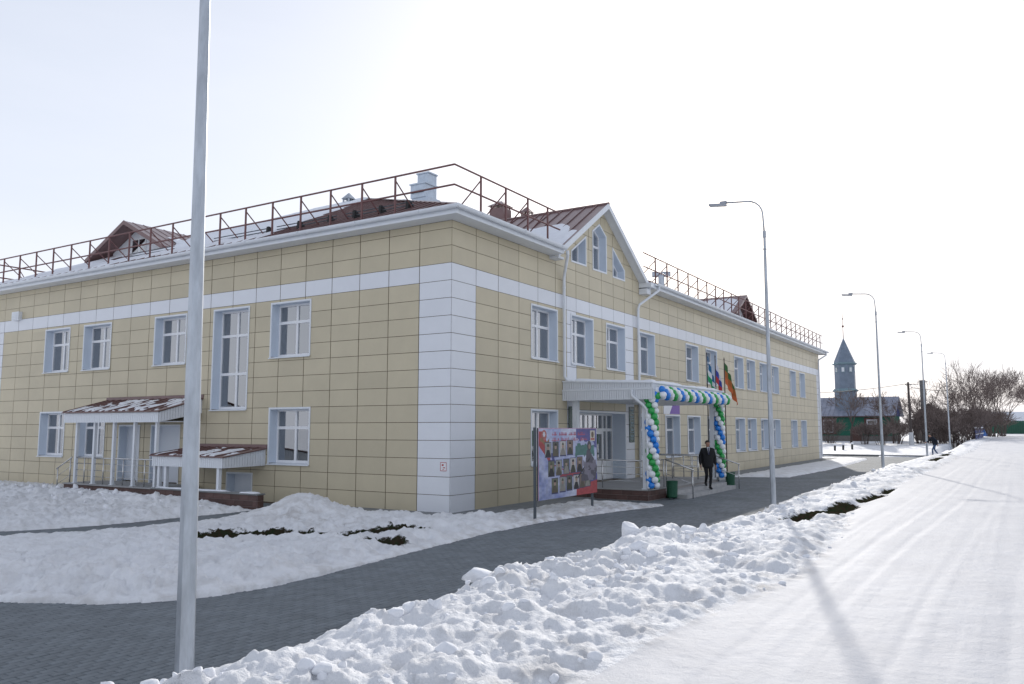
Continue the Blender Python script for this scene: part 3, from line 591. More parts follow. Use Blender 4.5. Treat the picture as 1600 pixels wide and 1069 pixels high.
for i in range(len(cols) - 1):
    a, b = cols[i] + .04, cols[i + 1] - .04
    m = MB(); bar(m, TR, a, zt + .06, b, v1 - t - .07, dp + .03, dp + .04); part('pane', m, 'glass', ed)
    m = MB(); bar(m, TR, a, 1.12, b, zt - .06, dp + .03, dp + .04); part('pane', m, 'glass', ed)
    m = MB(); bar(m, TR, a, v0 + .07, b, 1.12, dp + .02, dp + .05); part('door_panel', m, 'white_plastic', ed)
    if i in (3, 4):
        m = MB(); bar(m, TR, a - .02, v0 + .07, a + .07, zt - .06, dp + .05, dp + .085); bar(m, TR, b - .07, v0 + .07, b + .02, zt - .06, dp + .05, dp + .085); bar(m, TR, a + .07, 1.05, b - .07, 1.17, dp + .05, dp + .085); bar(m, TR, a + .07, zt - .16, b - .07, zt - .06, dp + .05, dp + .085); lf = part('door_leaf', m, 'white_plastic', ed)
        hy = b - .02 if i == 3 else a + .02; m = MB(); m.tube([TR(hy, 1.1, dp + .08), TR(hy, 1.1, dp + .13), TR(hy, 1.55, dp + .13), TR(hy, 1.55, dp + .08)], .014, 6); part('door_handle', m, 'steel', ed)
# plaques, purple poster, hydrant sign, siren box
m = MB(); bar(m, TR, 12.14, 1.78, 12.6, 3.2, .002, .03); pq = part('plaque', m, 'plaque_green', B, label='tall dark green plaque beside the entrance')
m = MB()
for k in range(5): bar(m, TR, 12.20, 1.9 + k * .26, 12.54, 1.93 + k * .26, .031, .034); bar(m, TR, 12.24, 1.98 + k * .26, 12.5, 2.06 + k * .26, .031, .034)
part('lettering', m, 'mosque_trim', pq)
m = MB(); bar(m, TR, 6.92, 1.78, 7.14, 3.1, .026, .05); part('plaque', m, 'plaque_green', B)
m = MB(); bar(m, TR, 15.9, 2.98, 17.9, 3.62, .002, .02); pp = part('poster', m, 'panel_white', B, label='white and purple poster above a ground floor window')
m = MB(); m.prism([TR(16.6, 2.99, .021), TR(17.89, 2.99, .021), TR(17.89, 3.61, .021), TR(17.2, 3.61, .021)], Vector((.004, 0, 0))); part('print', m, 'purple', pp)
m = MB(); bar(m, TL, -.33, 1.16, -.12, 1.40, .002, .008); sg = part('sign', m, 'white_plastic', B, label='small white sign with red border on the corner strip')
m = MB()
for a in ((-.33, 1.16, -.12, 1.175), (-.33, 1.385, -.12, 1.40), (-.33, 1.175, -.317, 1.385), (-.133, 1.175, -.12, 1.385), (-.28, 1.30, -.22, 1.35), (-.26, 1.2, -.2, 1.215), (-.24, 1.24, -.17, 1.265)): bar(m, TL, *a, .0085, .011)
part('print', m, 'sign_red', sg)
m = MB(); bar(m, TL, -23.3, 6.95, -22.75, 7.32, .002, .16); bx_ = part('siren_box', m, 'white_metal', B)
m = MB()
for k in range(4): bar(m, TL, -23.22, 7.0 + k * .075, -22.83, 7.02 + k * .075, .161, .18)
part('louvre', m, 'white_metal', bx_)

# roof -------------------------------------------------------------------
Z0, ZR = 8.46, 13.25; E = EV; RXc = BX / 2; HY = 10.15; HY2 = BY - 10.15
sL = (ZR - Z0) / (HY + E); sR = (ZR - Z0) / (-RXc + E)
def zl(y): return Z0 + sL * (y + E)
def zrp(x): return Z0 + sR * (E - x)
c0, c1, c2, c3 = (E, -E, Z0), (E, BY + E, Z0), (BX - E, BY + E, Z0), (BX - E, -E, Z0); r0, r1 = (RXc, HY, ZR), (RXc, HY2, ZR)
m = MB()
xm = E - (GZ0 + GS * GH + .14 - Z0) / sR; pts = [c0, c1, c2, c3, r0, r1, (E, YG - GH - .40, Z0), (xm, YG, zrp(xm)), (E, YG + GH + .40, Z0)]; low = [(p[0], p[1], p[2] - .06) for p in pts]
m.add(pts + low, [(3, 0, 4), (0, 6, 7, 4), (7, 5, 4), (8, 1, 5, 7), (1, 2, 5), (2, 3, 4, 5), (13, 9, 12), (9, 13, 16, 15), (16, 13, 14), (17, 16, 14, 10), (10, 14, 11), (11, 14, 13, 12), (0, 3, 12, 9), (6, 0, 9, 15), (1, 8, 17, 10), (2, 1, 10, 11), (3, 2, 11, 12), (7, 6, 15, 16), (8, 7, 16, 17)])
roof = part('roof', m, 'roof_brown', B)
m = MB(); m.tube([c0, r0], .05, 6); m.tube([c3, r0], .05, 6); m.tube([r0, r1], .06, 6); part('ridge_cap', m, 'roof_brown', roof)
# standing seams of the hip facing the lawn
for k in range(50):
    x = BX - E + .35 + k * .515
    if x > E - .1: break
    ymax = min(HY, -E + (HY + E) * min((E - x) / (E - RXc), (x - BX + E) / (RXc - BX + E)))
    m = MB(); a, b = -E + .02, ymax - .03
    if b - a < .3: continue
    m.prism([(x - .012, a, zl(a) - .01), (x + .012, a, zl(a) - .01), (x + .012, a, zl(a) + .045), (x - .012, a, zl(a) + .045)], Vector((0, b - a, zl(b) - zl(a)))); part('seam', m, 'roof_brown', roof)
m = MB(); y = -E + .4
while y < BY + E:
    xm2 = max(RXc, E - (E - RXc) * min((y + E) / (HY + E), (BY + E - y) / (HY + E))); a, b = E - .02, xm2 + .03
    if abs(y - YG) < GH + .42: a = xm + (E - xm) * abs(y - YG) / (GH + .42) - .05
    if a - b > .3: m.prism([(a, y - .012, zrp(a) - .01), (a, y + .012, zrp(a) - .01), (a, y + .012, zrp(a) + .045), (a, y - .012, zrp(a) + .045)], Vector((b - a, 0, zrp(b) - zrp(a))))
    y += .515
part('seam', m, 'roof_brown', roof, kind='stuff')
# eaves: soffit, fascia, gutter
def eave(x0, y0, x1, y1, name):
    pass
m = MB(); m.box(BX - E, -E, ZT, E - .0, -.002, ZT + .022); m.box(BX - E, -E, ZT + .022, E, -E + .025, Z0 - .07)
part('eave', m, 'white_metal', B)
for ya, yb in ((-.002, YG - GH - .42), (YG + GH + .42, BY + E)):
    m = MB(); m.box(.002, ya, ZT, E, yb, ZT + .022); m.box(E - .025, ya if ya > 5 else -E + .025, ZT + .022, E, yb, Z0 - .07); part('eave', m, 'white_metal', B)
m = MB(); m.box(BX - E, -.002, ZT, BX - .001, BY + E, ZT + .022); m.box(BX - .001, BY + .001, ZT, E, BY + E, ZT + .02); m.box(BX - E, -E + .025, ZT + .022, BX - E + .02, BY + E, Z0 - .07); m.box(BX - E + .02, BY + E - .02, ZT + .022, E - .03, BY + E, Z0 - .07); part('eave', m, 'white_metal', B)
def gutter(p, q, out):
    m = MB(); prof = []; r = .085; n = 8; out = Vector(out); up = Vector((0, 0, 1)); p, q = Vector(p), Vector(q)
    for k in range(n + 1):
        t = math.pi + math.pi * k / n; prof.append(out * (r * math.cos(t)) + up * (r * 1.25 * math.sin(t)))
    prof += [v * .86 + up * .001 for v in prof[::-1]]; prof = [v + out * .09 for v in prof]
    nn = len(prof); m.add([p + v for v in prof] + [q + v for v in prof], [(i, (i + 1) % nn, nn + (i + 1) % nn, nn + i) for i in range(nn)] + [tuple(range(nn))[::-1], tuple(range(nn, 2 * nn))])
    g = part('gutter', m, 'white_metal', B)
    L = (q - p).length; d = (q - p).normalized(); mm = MB(); k = 1.2
    while k < L:
        a = p + d * k; mm.tube([a + out * .003 + up * .0, a + out * .005 - up * .06, a + out * .09 - up * .112, a + out * .18 - up * .05, a + out * .185], .012, 4); k += 2.4
    part('bracket', mm, 'white_metal', g)
gutter((BX - E, -E, Z0 - .02), (E + .17, -E, Z0 - .02), (0, -1, 0)); gutter((E, -E - .17, Z0 - .02), (E, YG - GH - .40, Z0 - .02), (1, 0, 0)); gutter((E, YG + GH + .40, Z0 - .02), (E, BY + E, Z0 - .02), (1, 0, 0))
# downpipes
for pts_ in ([(E + .09, 5.75, 8.34), (E + .09, 5.78, 8.20), (.16, 6.45, 7.75), (.10, 6.5, 7.55), (.10, 6.5, 4.12), (.16, 6.52, 4.0), (.30, 6.56, 3.93)], [(E + .09, 14.05, 8.34), (E + .09, 14.0, 8.16), (.14, 13.08, 7.48), (.10, 13.02, 7.3), (.10, 13.02, .25), (.2, 13.02, .15)], [(E + .09, BY - .2, 8.34), (E + .09, BY - .25, 8.12), (.12, BY - .55, 7.75), (.10, BY - .58, 7.6), (.10, BY - .58, .3), (.22, BY - .58, .18)], [(BX + .3, -E - .09, 8.34), (BX + .3, -E - .09, 8.14), (BX + .3, -.12, 7.7), (BX + .3, -.10, .4)]):
    m = MB(); m.tube(pts_, .055, 10); dpo = part('downpipe', m, 'white_metal', B, smooth=True)
    m = MB()
    xx, yy = pts_[-3 if len(pts_) > 5 else -1][0], pts_[-3 if len(pts_) > 5 else -1][1]
    for zc in (1.2, 4.4, 5.9, 7.2):
        if zc > min(p[2] for p in pts_) + .2: m.tube([(xx, yy, zc), (xx, yy, zc + .05)], .064, 10)
    part('pipe_clip', m, 'white_metal', dpo)
# gable roof over the entrance bay
GO = .34; ze = GZ0 - GS * .42; ym, yp = YG - GH - .42, YG + GH + .42; zp = GZ0 + GS * GH + .02; xb = E - (zp + .12 - Z0) / sR - .3
for sgn, ye in ((-1, ym), (1, yp)):
    m = MB(); th = .10
    m.prism([(GO, ye, ze), (GO, YG, zp), (GO, YG, zp + th), (GO, ye, ze + th)], Vector((xb - GO, 0, 0))); gr = part('gable_roof', m, 'roof_brown', B)
    m = MB(); m.prism([(GO + .001, ye, ze - .10), (GO + .001, YG, zp - .10), (GO + .001, YG, zp + th + .02), (GO + .001, ye, ze + th + .02)], Vector((.03, 0, 0))); part('rake_board', m, 'white_metal', gr)
    m = MB(); m.prism([(.001, ye, ze - .03), (.001, YG, zp - .03), (.001, YG, zp - .002), (.001, ye, ze - .002)], Vector((GO, 0, 0))); part('soffit', m, 'white_metal', gr)
    m = MB(); m.box(.001, ye, ze - .26, GO + .03, ye - sgn * .42, ze - .028) if sgn > 0 else m.box(.001, ye, ze - .12, GO, ye + .42, ze - .04); part('box_end', m, 'white_metal', gr)
    for k in range(9):
        x = GO - .45 - k * .52
        zz = zrp(x)
        if x < xb + .2: break
        m = MB(); f0 = max(0, min(1, (zz - ze - th) / (zp - ze))) if zz > ze + th else 0
        a = (ye + (YG - ye) * (f0 + .01), ze + (zp - ze) * (f0 + .01) + th); b = (YG - sgn * -.0, zp + th)
        m.prism([(x - .014, a[0], a[1] - .01), (x + .014, a[0], a[1] - .01), (x + .014, a[0], a[1] + .045), (x - .014, a[0], a[1] + .045)], Vector((0, b[0] - a[0], b[1] - a[1]))); part('seam', m, 'roof_brown', gr)
for ya, yb in ((ym - .03, ym + .05), (yp - .42, yp + .03)):
    m = MB(); m.box(.003, ya, ZT + .024, E + .003, yb, Z0 + (.03 if ya < YG else -.02)); part('eave_end', m, 'white_metal', B)
m = MB(); m.tube([(GO + .04, YG, zp + .11), (xb, YG, zp + .11)], .055, 6); part('ridge_cap', m, 'roof_brown', B)
# snow lying on the roof
def snow_sheet(name, P, nu, nv, mask, th, parent):
    """P(u,v)->point on plane; keeps cells where mask>0, thickness tapers to the edge"""
    U, V = np.meshgrid(np.linspace(0, 1, nu), np.linspace(0, 1, nv), indexing='ij'); pts_ = P(U, V); mk = mask(pts_[..., 0], pts_[..., 1]); h = th * sst(mk / .35) * (1 + .5 * fbm(pts_[..., 0] * 1.5, pts_[..., 1] * 1.5, 7, 3)) - .012
    em = np.minimum(np.minimum(U, 1 - U), np.minimum(V, 1 - V)); h = np.where(em <= 0, -.012, h * sst(em / .035) - .012 * (1 - sst(em / .035))); pts_[..., 2] += h; keep = mk > -.05; fc = []
    k4 = keep[:-1, :-1] | keep[1:, :-1] | keep[1:, 1:] | keep[:-1, 1:]
    for i, j in zip(*np.nonzero(k4)): fc.append((i * nv + j, (i + 1) * nv + j, (i + 1) * nv + j + 1, i * nv + j + 1))
    m = MB(); m.v = [tuple(p) for p in pts_.reshape(-1, 3).tolist()]; m.f = fc
    return part(name, m, 'roof_snow', parent, smooth=True)
def PL(U, V):
    x = BX - E + U * (2 * E - BX); y = -E + V * (HY + E); return np.stack([x, y, zl(y) + 0 * x], -1)
def mL(x, y):
    lim = -E + (HY + E) * np.minimum((E - x) / (E - RXc), (x - BX + E) / (RXc - BX + E))
    base = .6 - 2.2 * sst((x + 8.3 + .40 * y) / 1.6) + .7 * fbm(x * .5, y * .5, 3, 4) + .25 * sst((y - .6) / 1.2) - .75 * sst((.1 - y) / .45) * (1 + fbm(x * 1.2, y * 2, 5, 3)) * (x > -16)
    base = np.minimum(base, (lim - y) / .3); base = np.where((x > -19.6) & (x < -17.4) & (y < 2.2) & (y > .9), -1, base); return base
snow_sheet('roof_snow', PL, 260, 110, mL, .10, roof)
def PR(U, V):
    y = -E + U * (BY + 2 * E); x = E + V * (RXc - E); return np.stack([x, y, zrp(x) + 0 * y], -1)
def mR(x, y):
    lim = (E - x) / (E - RXc) * (HY + E); edge = np.minimum(y + E, BY + E - y) - lim
    base = .2 + 1.0 * fbm(x * .4, y * .4, 13, 4) - 1.2 * (x > -.6) - 1.4 * sst((8 - y) / 4) * (x > -4); base = np.minimum(base, edge / .3); return np.where((np.abs(y - YG) < 4) & (x > -7), -1, base)
snow_sheet('roof_snow', PR, 300, 70, mR, .09, roof)
def PG(U, V):
    y = ym + V * (YG - ym); x = GO - .1 + U * (xb - GO); return np.stack([x, y, ze + (zp - ze) * V + .105], -1)
def mG(x, y):
    v = (y - ym) / (YG - ym); b = .45 - 1.9 * np.abs(v - .28 + .06 * x) + .8 * fbm(x * .9, y * .9, 15, 4) - .35 * (v > .62); return np.where((zrp(x) - .05 > ze + (zp - ze) * v + .1), -1, b - .0)
snow_sheet('roof_snow', PG, 90, 60, mG, .07, B)
# roof railing: rails, posts and back braces
RI = .27
def railing(name, pts_, posts, inward, plane):
    m = MB()
    for z in (9.72, 9.14): m.tube([(x, y, z) for x, y in pts_], .030, 6)
    rl = part(name, m, 'rail_brown', B); iv = Vector(inward)
    for x, y in posts:
        zb = plane(x, y); m = MB(); m.box(x - .024, y - .024, zb, x + .024, y + .024, 9.72); part('post', m, 'rail_brown', rl)
        q = Vector((x, y, 0)) + iv * .82; m = MB(); m.tube([(x, y, 9.60), (q.x, q.y, plane(q.x, q.y))], .021, 5); part('brace', m, 'rail_brown', rl)
pl_ = lambda x, y: zl(y); pr_ = lambda x, y: zrp(x); pb_ = lambda x, y: Z0 + sR * (x - BX + E)
xs = [-1.88 - 1.30 * k for k in range(18) if -1.88 - 1.30 * k > BX]
railing('roof_railing', [(BX - RI, -RI), (RI - .02, -RI)], [(x, -RI) for x in xs], (0, 1, 0), pl_)
railing('roof_railing', [(RI, -RI), (RI, 5.9)], [(RI, y) for y in (1.05, 2.42, 3.75, 5.05)], (-1, 0, 0), pr_)
railing('roof_railing', [(RI, 13.3), (RI, BY + .3)], [(RI, 14.6 + 1.38 * k) for k in range(26)], (-1, 0, 0), pr_)
railing('roof_railing', [(BX - RI, -RI), (BX - RI, 20)], [(BX - RI, 1.2 + 1.38 * k) for k in range(13)], (1, 0, 0), pb_)
# dormers
def dormer(T, plane_w, c, half, zpk, zb, w_front, wallw, win, back):
    """gabled dormer: T(u,v,w); u along the eave, w outward from the front"""
    m = MB(); m.prism([T(c - wallw, zb, w_front - .75), T(c + wallw, zb, w_front - .75), T(c + wallw, zpk - .12 - (zpk - zb) * wallw / half * .93, w_front - .75), T(c, zpk - .12, w_front - .75), T(c - wallw, zpk - .12 - (zpk - zb) * wallw / half * .93, w_front - .75)], Vector(T(0, 0, -back + .8)) - Vector(T(0, 0, 0)))
    d = part('dormer', m, 'siding', B)
    for sgn in (-1, 1):
        m = MB(); a = [T(c, zpk, w_front), T(c + sgn * half, zb + .1, w_front), T(c + sgn * half, zb + .0, w_front), T(c, zpk - .1, w_front)]; m.prism(a, Vector(T(0, 0, -back)) - Vector(T(0, 0, 0))); rr_ = part('dormer_roof', m, 'roof_brown', d)
        k = 1
        while k * .5 < back - .2:
            m = MB(); p = T(c, zpk + .002, w_front - k * .5 + .1); q = T(c + sgn * half, zb + .102, w_front - k * .5 + .1); m.tube([p, q], .022, 4); part('seam', m, 'roof_brown', d); k += 1
        m = MB(); a = [T(c, zpk + .02, w_front + .002), T(c + sgn * half, zb + .12, w_front + .002), T(c + sgn * half, zb - .06, w_front + .002), T(c, zpk - .16, w_front + .002)]; m.prism(a, Vector(T(0, 0, .03)) - Vector(T(0, 0, 0))); part('rake_board', m, 'roof_brown', d)
    u_, v_ = win; m = MB(); bar(m, T, c - u_, v_, c + u_, v_ + .75, w_front - .749, w_front - .72); wn = part('window', m, 'white_plastic', d)
    for s_ in (-1, 1):
        m = MB(); bar(m, T, c + (.03 if s_ > 0 else -u_ + .06), v_ + .06, c + (u_ - .06 if s_ > 0 else -.03), v_ + .69, w_front - .719, w_front - .712); part('pane', m, 'glass', wn)
    return d
dormer(lambda u, v, w=0: (u, -w, v), None, -18.5, 2.75, 11.12, 9.62, -1.75, 1.9, (.5, 9.75), 4.6)
dormer(lambda u, v, w=0: (w, u, v), None, 36.4, 2.5, 11.35, 9.75, -1.9, 1.75, (.5, 9.85), 5.2)
def PDs(U, V):
    y = 33.95 + V * 2.45; x = -2.2 - U * 4.6; return np.stack([x, y, 9.86 + 1.5 * V], -1)
snow_sheet('roof_snow', PDs, 50, 30, lambda x, y: .5 + .6 * fbm(x, y, 23, 3) - .9 * sst((y - 35.5) / .8), .10, B)
def PDl(U, V):
    x = -15.75 - V * 2.75; y = 2.9 + U * 3.3; return np.stack([x, y, 9.73 + 1.5 * V], -1)
snow_sheet('roof_snow', PDl, 40, 30, lambda x, y: .3 + .6 * fbm(x, y, 29, 3) - 1.6 * sst((-17.0 - x) / .6), .10, B)
# vents and shafts
def boxvent(x, y, z0, z1, w, mt, cap='roof'):
    m = MB(); m.box(x - w / 2, y - w / 2, z0, x + w / 2, y + w / 2, z1 - .32); v = part('vent_shaft', m, mt, B)
    m = MB()
    for a, b in ((-1, -1), (1, -1), (1, 1), (-1, 1)): m.box(x + a * w * .42 - .03, y + b * w * .42 - .03, z1 - .32, x + a * w * .42 + .03, y + b * w * .42 + .03, z1 - .18)
    part('cap_leg', m, mt, v); k = w * .62; m = MB(); m.add([(x - k, y - k, z1 - .18), (x + k, y - k, z1 - .18), (x + k, y + k, z1 - .18), (x - k, y + k, z1 - .18), (x - k * .15, y, z1 + .12), (x + k * .15, y, z1 + .12)], [(3, 2, 1, 0), (0, 1, 5, 4), (1, 2, 5), (2, 3, 4, 5), (3, 0, 4)]); part('cap', m, mt, v)
boxvent(-8.0, 15.0, zrp(-8) - .3, 13.48, .78, 'roof_brown'); boxvent(-7.0, 15.9, zrp(-7) - .3, 13.25, .45, 'roof_brown'); boxvent(-12.9, 10.0 - .6, 12.4, 13.25, .40, 'galvanised')
x, y = -7.0, 7.75; m = MB(); m.box(x - .42, y - .42, 10.6, x + .42, y + .42, 11.75); sv = part('vent_unit', m, 'vent_grey', B, label='tall stacked metal ventilation unit')
m = MB(); m.box(x - .46, y - .46, 11.751, x + .30, y + .30, 12.30); m.box(x - .5, y - .5, 12.301, x + .34, y + .34, 12.36); part('upper_box', m, 'vent_grey', sv)
m = MB(); m.box(x - .26, y - .26, 12.361, x + .30, y + .30, 12.78); m.box(x - .3, y - .3, 12.781, x + .34, y + .34, 12.84); part('upper_box', m, 'vent_grey', sv)
m = MB(); m.box(x - .3, y - .50, 11.3, x + .1, y - .421, 11.38); m.box(x - .4, y - .52, 11.95, x + .2, y - .461, 12.02); part('louvre', m, 'dark_steel', sv)
m = MB(); m.tube([(-5, 28.8, 10.2), (-5, 28.8, 11.75)], .19, 12); tv = part('vent_pipe', m, 'galvanised', B); m = MB(); m.tube([(-5.5, 28.55, 11.85), (-4.5, 29.05, 11.85)], .17, 12); part('cap', m, 'galvanised', tv)
# snow guards: short pairs of tubes on brackets
for a in (-3.4, -6.6, -9.9, -15.0):
    for dy in (.75,):
        m = MB()
        for k in (.10, .2): m.tube([(a - 1.4, dy, zl(dy) + k), (a + 1.4, dy, zl(dy) + k)], .018, 6)
        sgd = part('snow_guard', m, 'dark_steel', roof)
for x in (-2.2, -3.3, -4.4, -5.5, -6.9, -8.4): 
    m = MB(); yb = .75; m.prism([(x - .05, yb - .1, zl(yb - .1)), (x - .05, yb + .22, zl(yb + .22)), (x - .05, yb + .02, zl(yb) + .25), (x - .05, yb - .06, zl(yb) + .25)], Vector((.1, 0, 0))); part('snow_guard_bracket', m, 'black', roof)

# ================================================================== PORCHES
def ribbed(m, p, q, z0, z1, out, pitch=.10, dz=None):
    """vertical siding between two plan points; dz lifts the q end (sloping tops/bottoms)"""
    p, q, out = Vector(p), Vector(q), Vector(out); L = (q - p).length; d = (q - p) / L; n = max(1, int(round(L / pitch))); dz = dz or (0, 0)
    for i in range(n):
        a = p + d * (L * i / n + .006); b = p + d * (L * (i + 1) / n - .006); f0 = i / n; f1 = (i + 1) / n
        m.prism([(a.x, a.y, z0 + dz[0] * f0), (b.x, b.y, z0 + dz[0] * f1), (b.x, b.y, z1 + dz[1] * f1), (a.x, a.y, z1 + dz[1] * f0)], out * .014)
def tiles(parent, p, q, z0, rows, th, tw, out):
    """brick-like cladding tiles on a plinth face"""
    p, q, out = Vector((p[0], p[1], 0)), Vector((q[0], q[1], 0)), Vector(out); L = (q - p).length; d = (q - p) / L; n = max(1, int(round(L / tw))); w = L / n
    cache = {}
    for r_ in range(rows):
        off = (r_ % 2) * .5; k = -off
        while k < n:
            a = max(0, k) * w + .004; b = min(n, k + 1) * w - .004; k += 1
            if b - a < .05: continue
            key = round(b - a, 3)
            if key not in cache:
                mm = MB(); e = d * ((b - a) / 2); h = th / 2 - .004; mm.prism([tuple(-e + Vector((0, 0, -h))), tuple(e + Vector((0, 0, -h))), tuple(e + Vector((0, 0, h))), tuple(-e + Vector((0, 0, h)))], out * .012); me = mm.mesh('tile'); me.materials.append(MATS['brick_tile']); cache[key] = me
            c = p + d * ((a + b) / 2); inst('tile', cache[key], parent, (c.x, c.y, z0 + th * (r_ + .5)))
def rail_run(parent, pts_, top, mids, posts, zf, name='railing'):
    m = MB(); pts_ = [Vector(p) for p in pts_]
    m.tube([(p.x, p.y, p.z + top) for p in pts_], .024, 8)
    for k in mids: m.tube([(p.x, p.y, p.z + k) for p in pts_], .010, 6)
    r_ = part(name, m, 'steel', parent, smooth=True)
    for (x, y, z) in posts:
        mm = MB(); mm.tube([(x, y, z), (x, y, z + top)], .020, 8); part('post', mm, 'steel', r_, smooth=True)
# side porch over the two service doors
SP = thing('side_porch', (-13.4, -.8, 0), 'white side porch with brown metal roof on slim posts, over two white doors', 'porch')
PX0, PX1, PY = -16.12, -10.62, -1.65
m = MB(); m.box(-16.0, -1.6, -.2, -10.6, -.002, .36); pf = part('platform', m, 'mortar', SP); m = MB(); m.box(-16.03, -1.66, .36, -10.58, -.002, .40); part('platform_top', m, 'platform_tile', pf)
tiles(pf, (-16.0, -1.6), (-10.6, -1.6), -.03, 3, .13, .30, (0, -1, 0)); tiles(pf, (-10.6, -1.6), (-10.6, -.02), -.03, 3, .13, .30, (1, 0, 0))
m = MB(); m.box(PX0 + .02, PY + .02, 2.56, PX1 - .02, -.002, 2.58); ca = part('canopy', m, 'white_metal', SP)
m = MB(); ribbed(m, (PX0, PY, 0), (PX1, PY, 0), 2.54, 2.87, (0, -1, 0)); ribbed(m, (PX1, PY, 0), (PX1, 0, 0), 2.54, 2.87, (1, 0, 0), dz=(.32, .47)); ribbed(m, (PX0, 0, 0), (PX0, PY, 0), 2.86, 3.34, (-1, 0, 0), dz=(-.32, -.47)); part('fascia', m, 'siding', ca)
def lean_roof(parent, x0, x1, yf, zf, zw, seed, dens):
    m = MB(); m.prism([(x0 - .08, yf - .08, zf), (x0 - .08, -.003, zw), (x0 - .08, -.003, zw + .03), (x0 - .08, yf - .08, zf + .03)], Vector((x1 - x0 + .16, 0, 0))); rf = part('canopy_roof', m, 'roof_brown', parent)
    k = x0
    while k < x1 + .08: mm = MB(); mm.prism([(k - .012, yf - .08, zf + .02), (k + .012, yf - .08, zf + .02), (k + .012, yf - .08, zf + .065), (k - .012, yf - .08, zf + .065)], Vector((0, -yf + .07, zw - zf))); part('seam', mm, 'roof_brown', parent); k += .40
    mm = MB(); mm.box(x0 - .08, -.04, zw + .03, x1 + .08, -.003, zw + .14); part('flashing', mm, 'roof_brown', parent)
    def PP(U, V):
        x = x0 + U * (x1 - x0); y = yf + V * (-yf - .1); return np.stack([x, y, zf + .03 + (zw - zf) * (y - yf + .08) / (-yf + .08)], -1)
    snow_sheet('roof_snow', PP, int((x1 - x0) * 22), 40, lambda x, y: dens + 1.5 * fbm(x * 2.6 + seed, y * 1.5, seed, 5, .62) - .5 * sst((y - yf - .9) / .6), .05, parent)
lean_roof(ca, PX0, PX1, PY, 2.88, 3.36, 3, .12)
for x in (-15.55, -14.45, -13.30, -12.12, -10.92):
    m = MB(); m.box(x - .05, -1.52, .40, x + .05, -1.42, 2.56); m.box(x - .08, -1.55, .401, x + .08, -1.39, .42); part('post', m, 'white_metal', SP)
rail_run(SP, [(-15.5, -1.47, .4), (-10.95, -1.47, .4)], .9, (.25, .47, .69), [(x, -1.47, .4) for x in (-15.0, -13.85, -12.7, -11.5)], .4)
rail_run(SP, [(-17.0, -1.35, -.05), (-16.0, -1.35, .4)], .9, (.3, .6), [(-16.9, -1.35, 0), (-16.1, -1.35, .36)], 0)
m = MB(); m.box(-16.4, -1.5, -.2, -16.03, -.2, .22); m.box(-16.75, -1.5, -.2, -16.4, -.2, .06); part('step', m, 'step_concrete', SP)
# basement porch
BP = thing('basement_porch', (-9, -.8, 0), 'low white porch with brown roof over the basement stair, walled in dark brick', 'porch')
QX0, QX1 = -10.85, -7.36
m = MB(); m.box(QX0 + .02, PY + .02, 1.14, QX1 - .02, -.002, 1.16); cb = part('canopy', m, 'white_metal', BP)
m = MB(); ribbed(m, (QX0, PY - .001, 0), (QX1, PY - .001, 0), 1.12, 1.43, (0, -1, 0)); ribbed(m, (QX1, PY, 0), (QX1, 0, 0), 1.12, 1.43, (1, 0, 0), dz=(.03, .23)); ribbed(m, (QX0, 0, 0), (QX0, PY, 0), 1.15, 1.66, (-1, 0, 0), dz=(-.03, -.23)); part('fascia', m, 'siding', cb)
lean_roof(cb, QX0, QX1, PY, 1.44, 1.68, 8, .02)
for x in (-10.55, -10.2, -7.62): m = MB(); m.box(x - .055, -1.62, .42, x + .055, -1.51, 1.14); part('post', m, 'white_metal', BP)
m = MB(); m.box(-10.57, -1.85, -.5, -5.55, -1.62, .40); pw = part('stair_wall', m, 'mortar', BP); m = MB(); m.box(-10.57, -1.89, .40, -5.52, -1.58, .44); part('coping', m, 'concrete', pw)
tiles(pw, (-10.57, -1.85), (-5.55, -1.85), -.11, 3, .17, .40, (0, -1, 0)); tiles(pw, (-5.55, -1.85), (-5.55, -1.62), -.11, 3, .17, .40, (1, 0, 0))
def PW(U, V): x = -10.5 + U * 4.9; y = -1.87 + V * .27; return np.stack([x, y, .44 + 0 * x], -1)
snow_sheet('wall_snow', PW, 110, 8, lambda x, y: .25 + 1.2 * fbm(x * 1.2, y * 3, 44, 3), .05, BP)

# entrance porch -------------------------------------------------------
EP = thing('entrance_porch', (1.6, 10.2, 0), 'white flat entrance porch on a tiled platform with steps', 'porch')
CX, CY0, CY1 = 3.32, 6.5, 14.0
m = MB(); m.box(.01, 6.72, -.2, 3.02, 13.9, .32); pf = part('platform', m, 'mortar', EP); m = MB(); m.box(.01, 6.69, .32, 3.06, 13.93, .36); part('platform_top', m, 'platform_tile', pf)
tiles(pf, (.05, 6.72), (3.02, 6.72), 0.0, 2, .16, .36, (0, -1, 0)); tiles(pf, (3.02, 6.72), (3.02, 8.25), 0.0, 2, .16, .36, (1, 0, 0))
for k, (xa, za) in enumerate(((3.06, .24), (3.42, .12))):
    m = MB(); m.box(3.03, 8.25, -.2, xa + .36, 13.75, za); part('step', m, 'step_concrete', EP)
m = MB(); m.box(.01, CY0 + .03, 3.30, CX - .03, CY1 - .03, 3.34); ce = part('canopy', m, 'white_metal', EP)
m = MB(); ribbed(m, (0.01, CY0, 0), (CX, CY0, 0), 3.28, 3.60, (0, -1, 0), .085); ribbed(m, (0.01, CY0 + .04, 0), (CX, CY0 + .04, 0), 3.66, 3.925, (0, -1, 0), .085, dz=(0, -.12)); ribbed(m, (CX, CY0, 0), (CX, CY1, 0), 3.28, 3.60, (1, 0, 0), .085); ribbed(m, (CX - .04, CY0, 0), (CX - .04, CY1, 0), 3.66, 3.80, (1, 0, 0), .085); ribbed(m, (CX, CY1, 0), (0.01, CY1, 0), 3.28, 3.60, (0, 1, 0), .085); part('fascia', m, 'siding', ce)
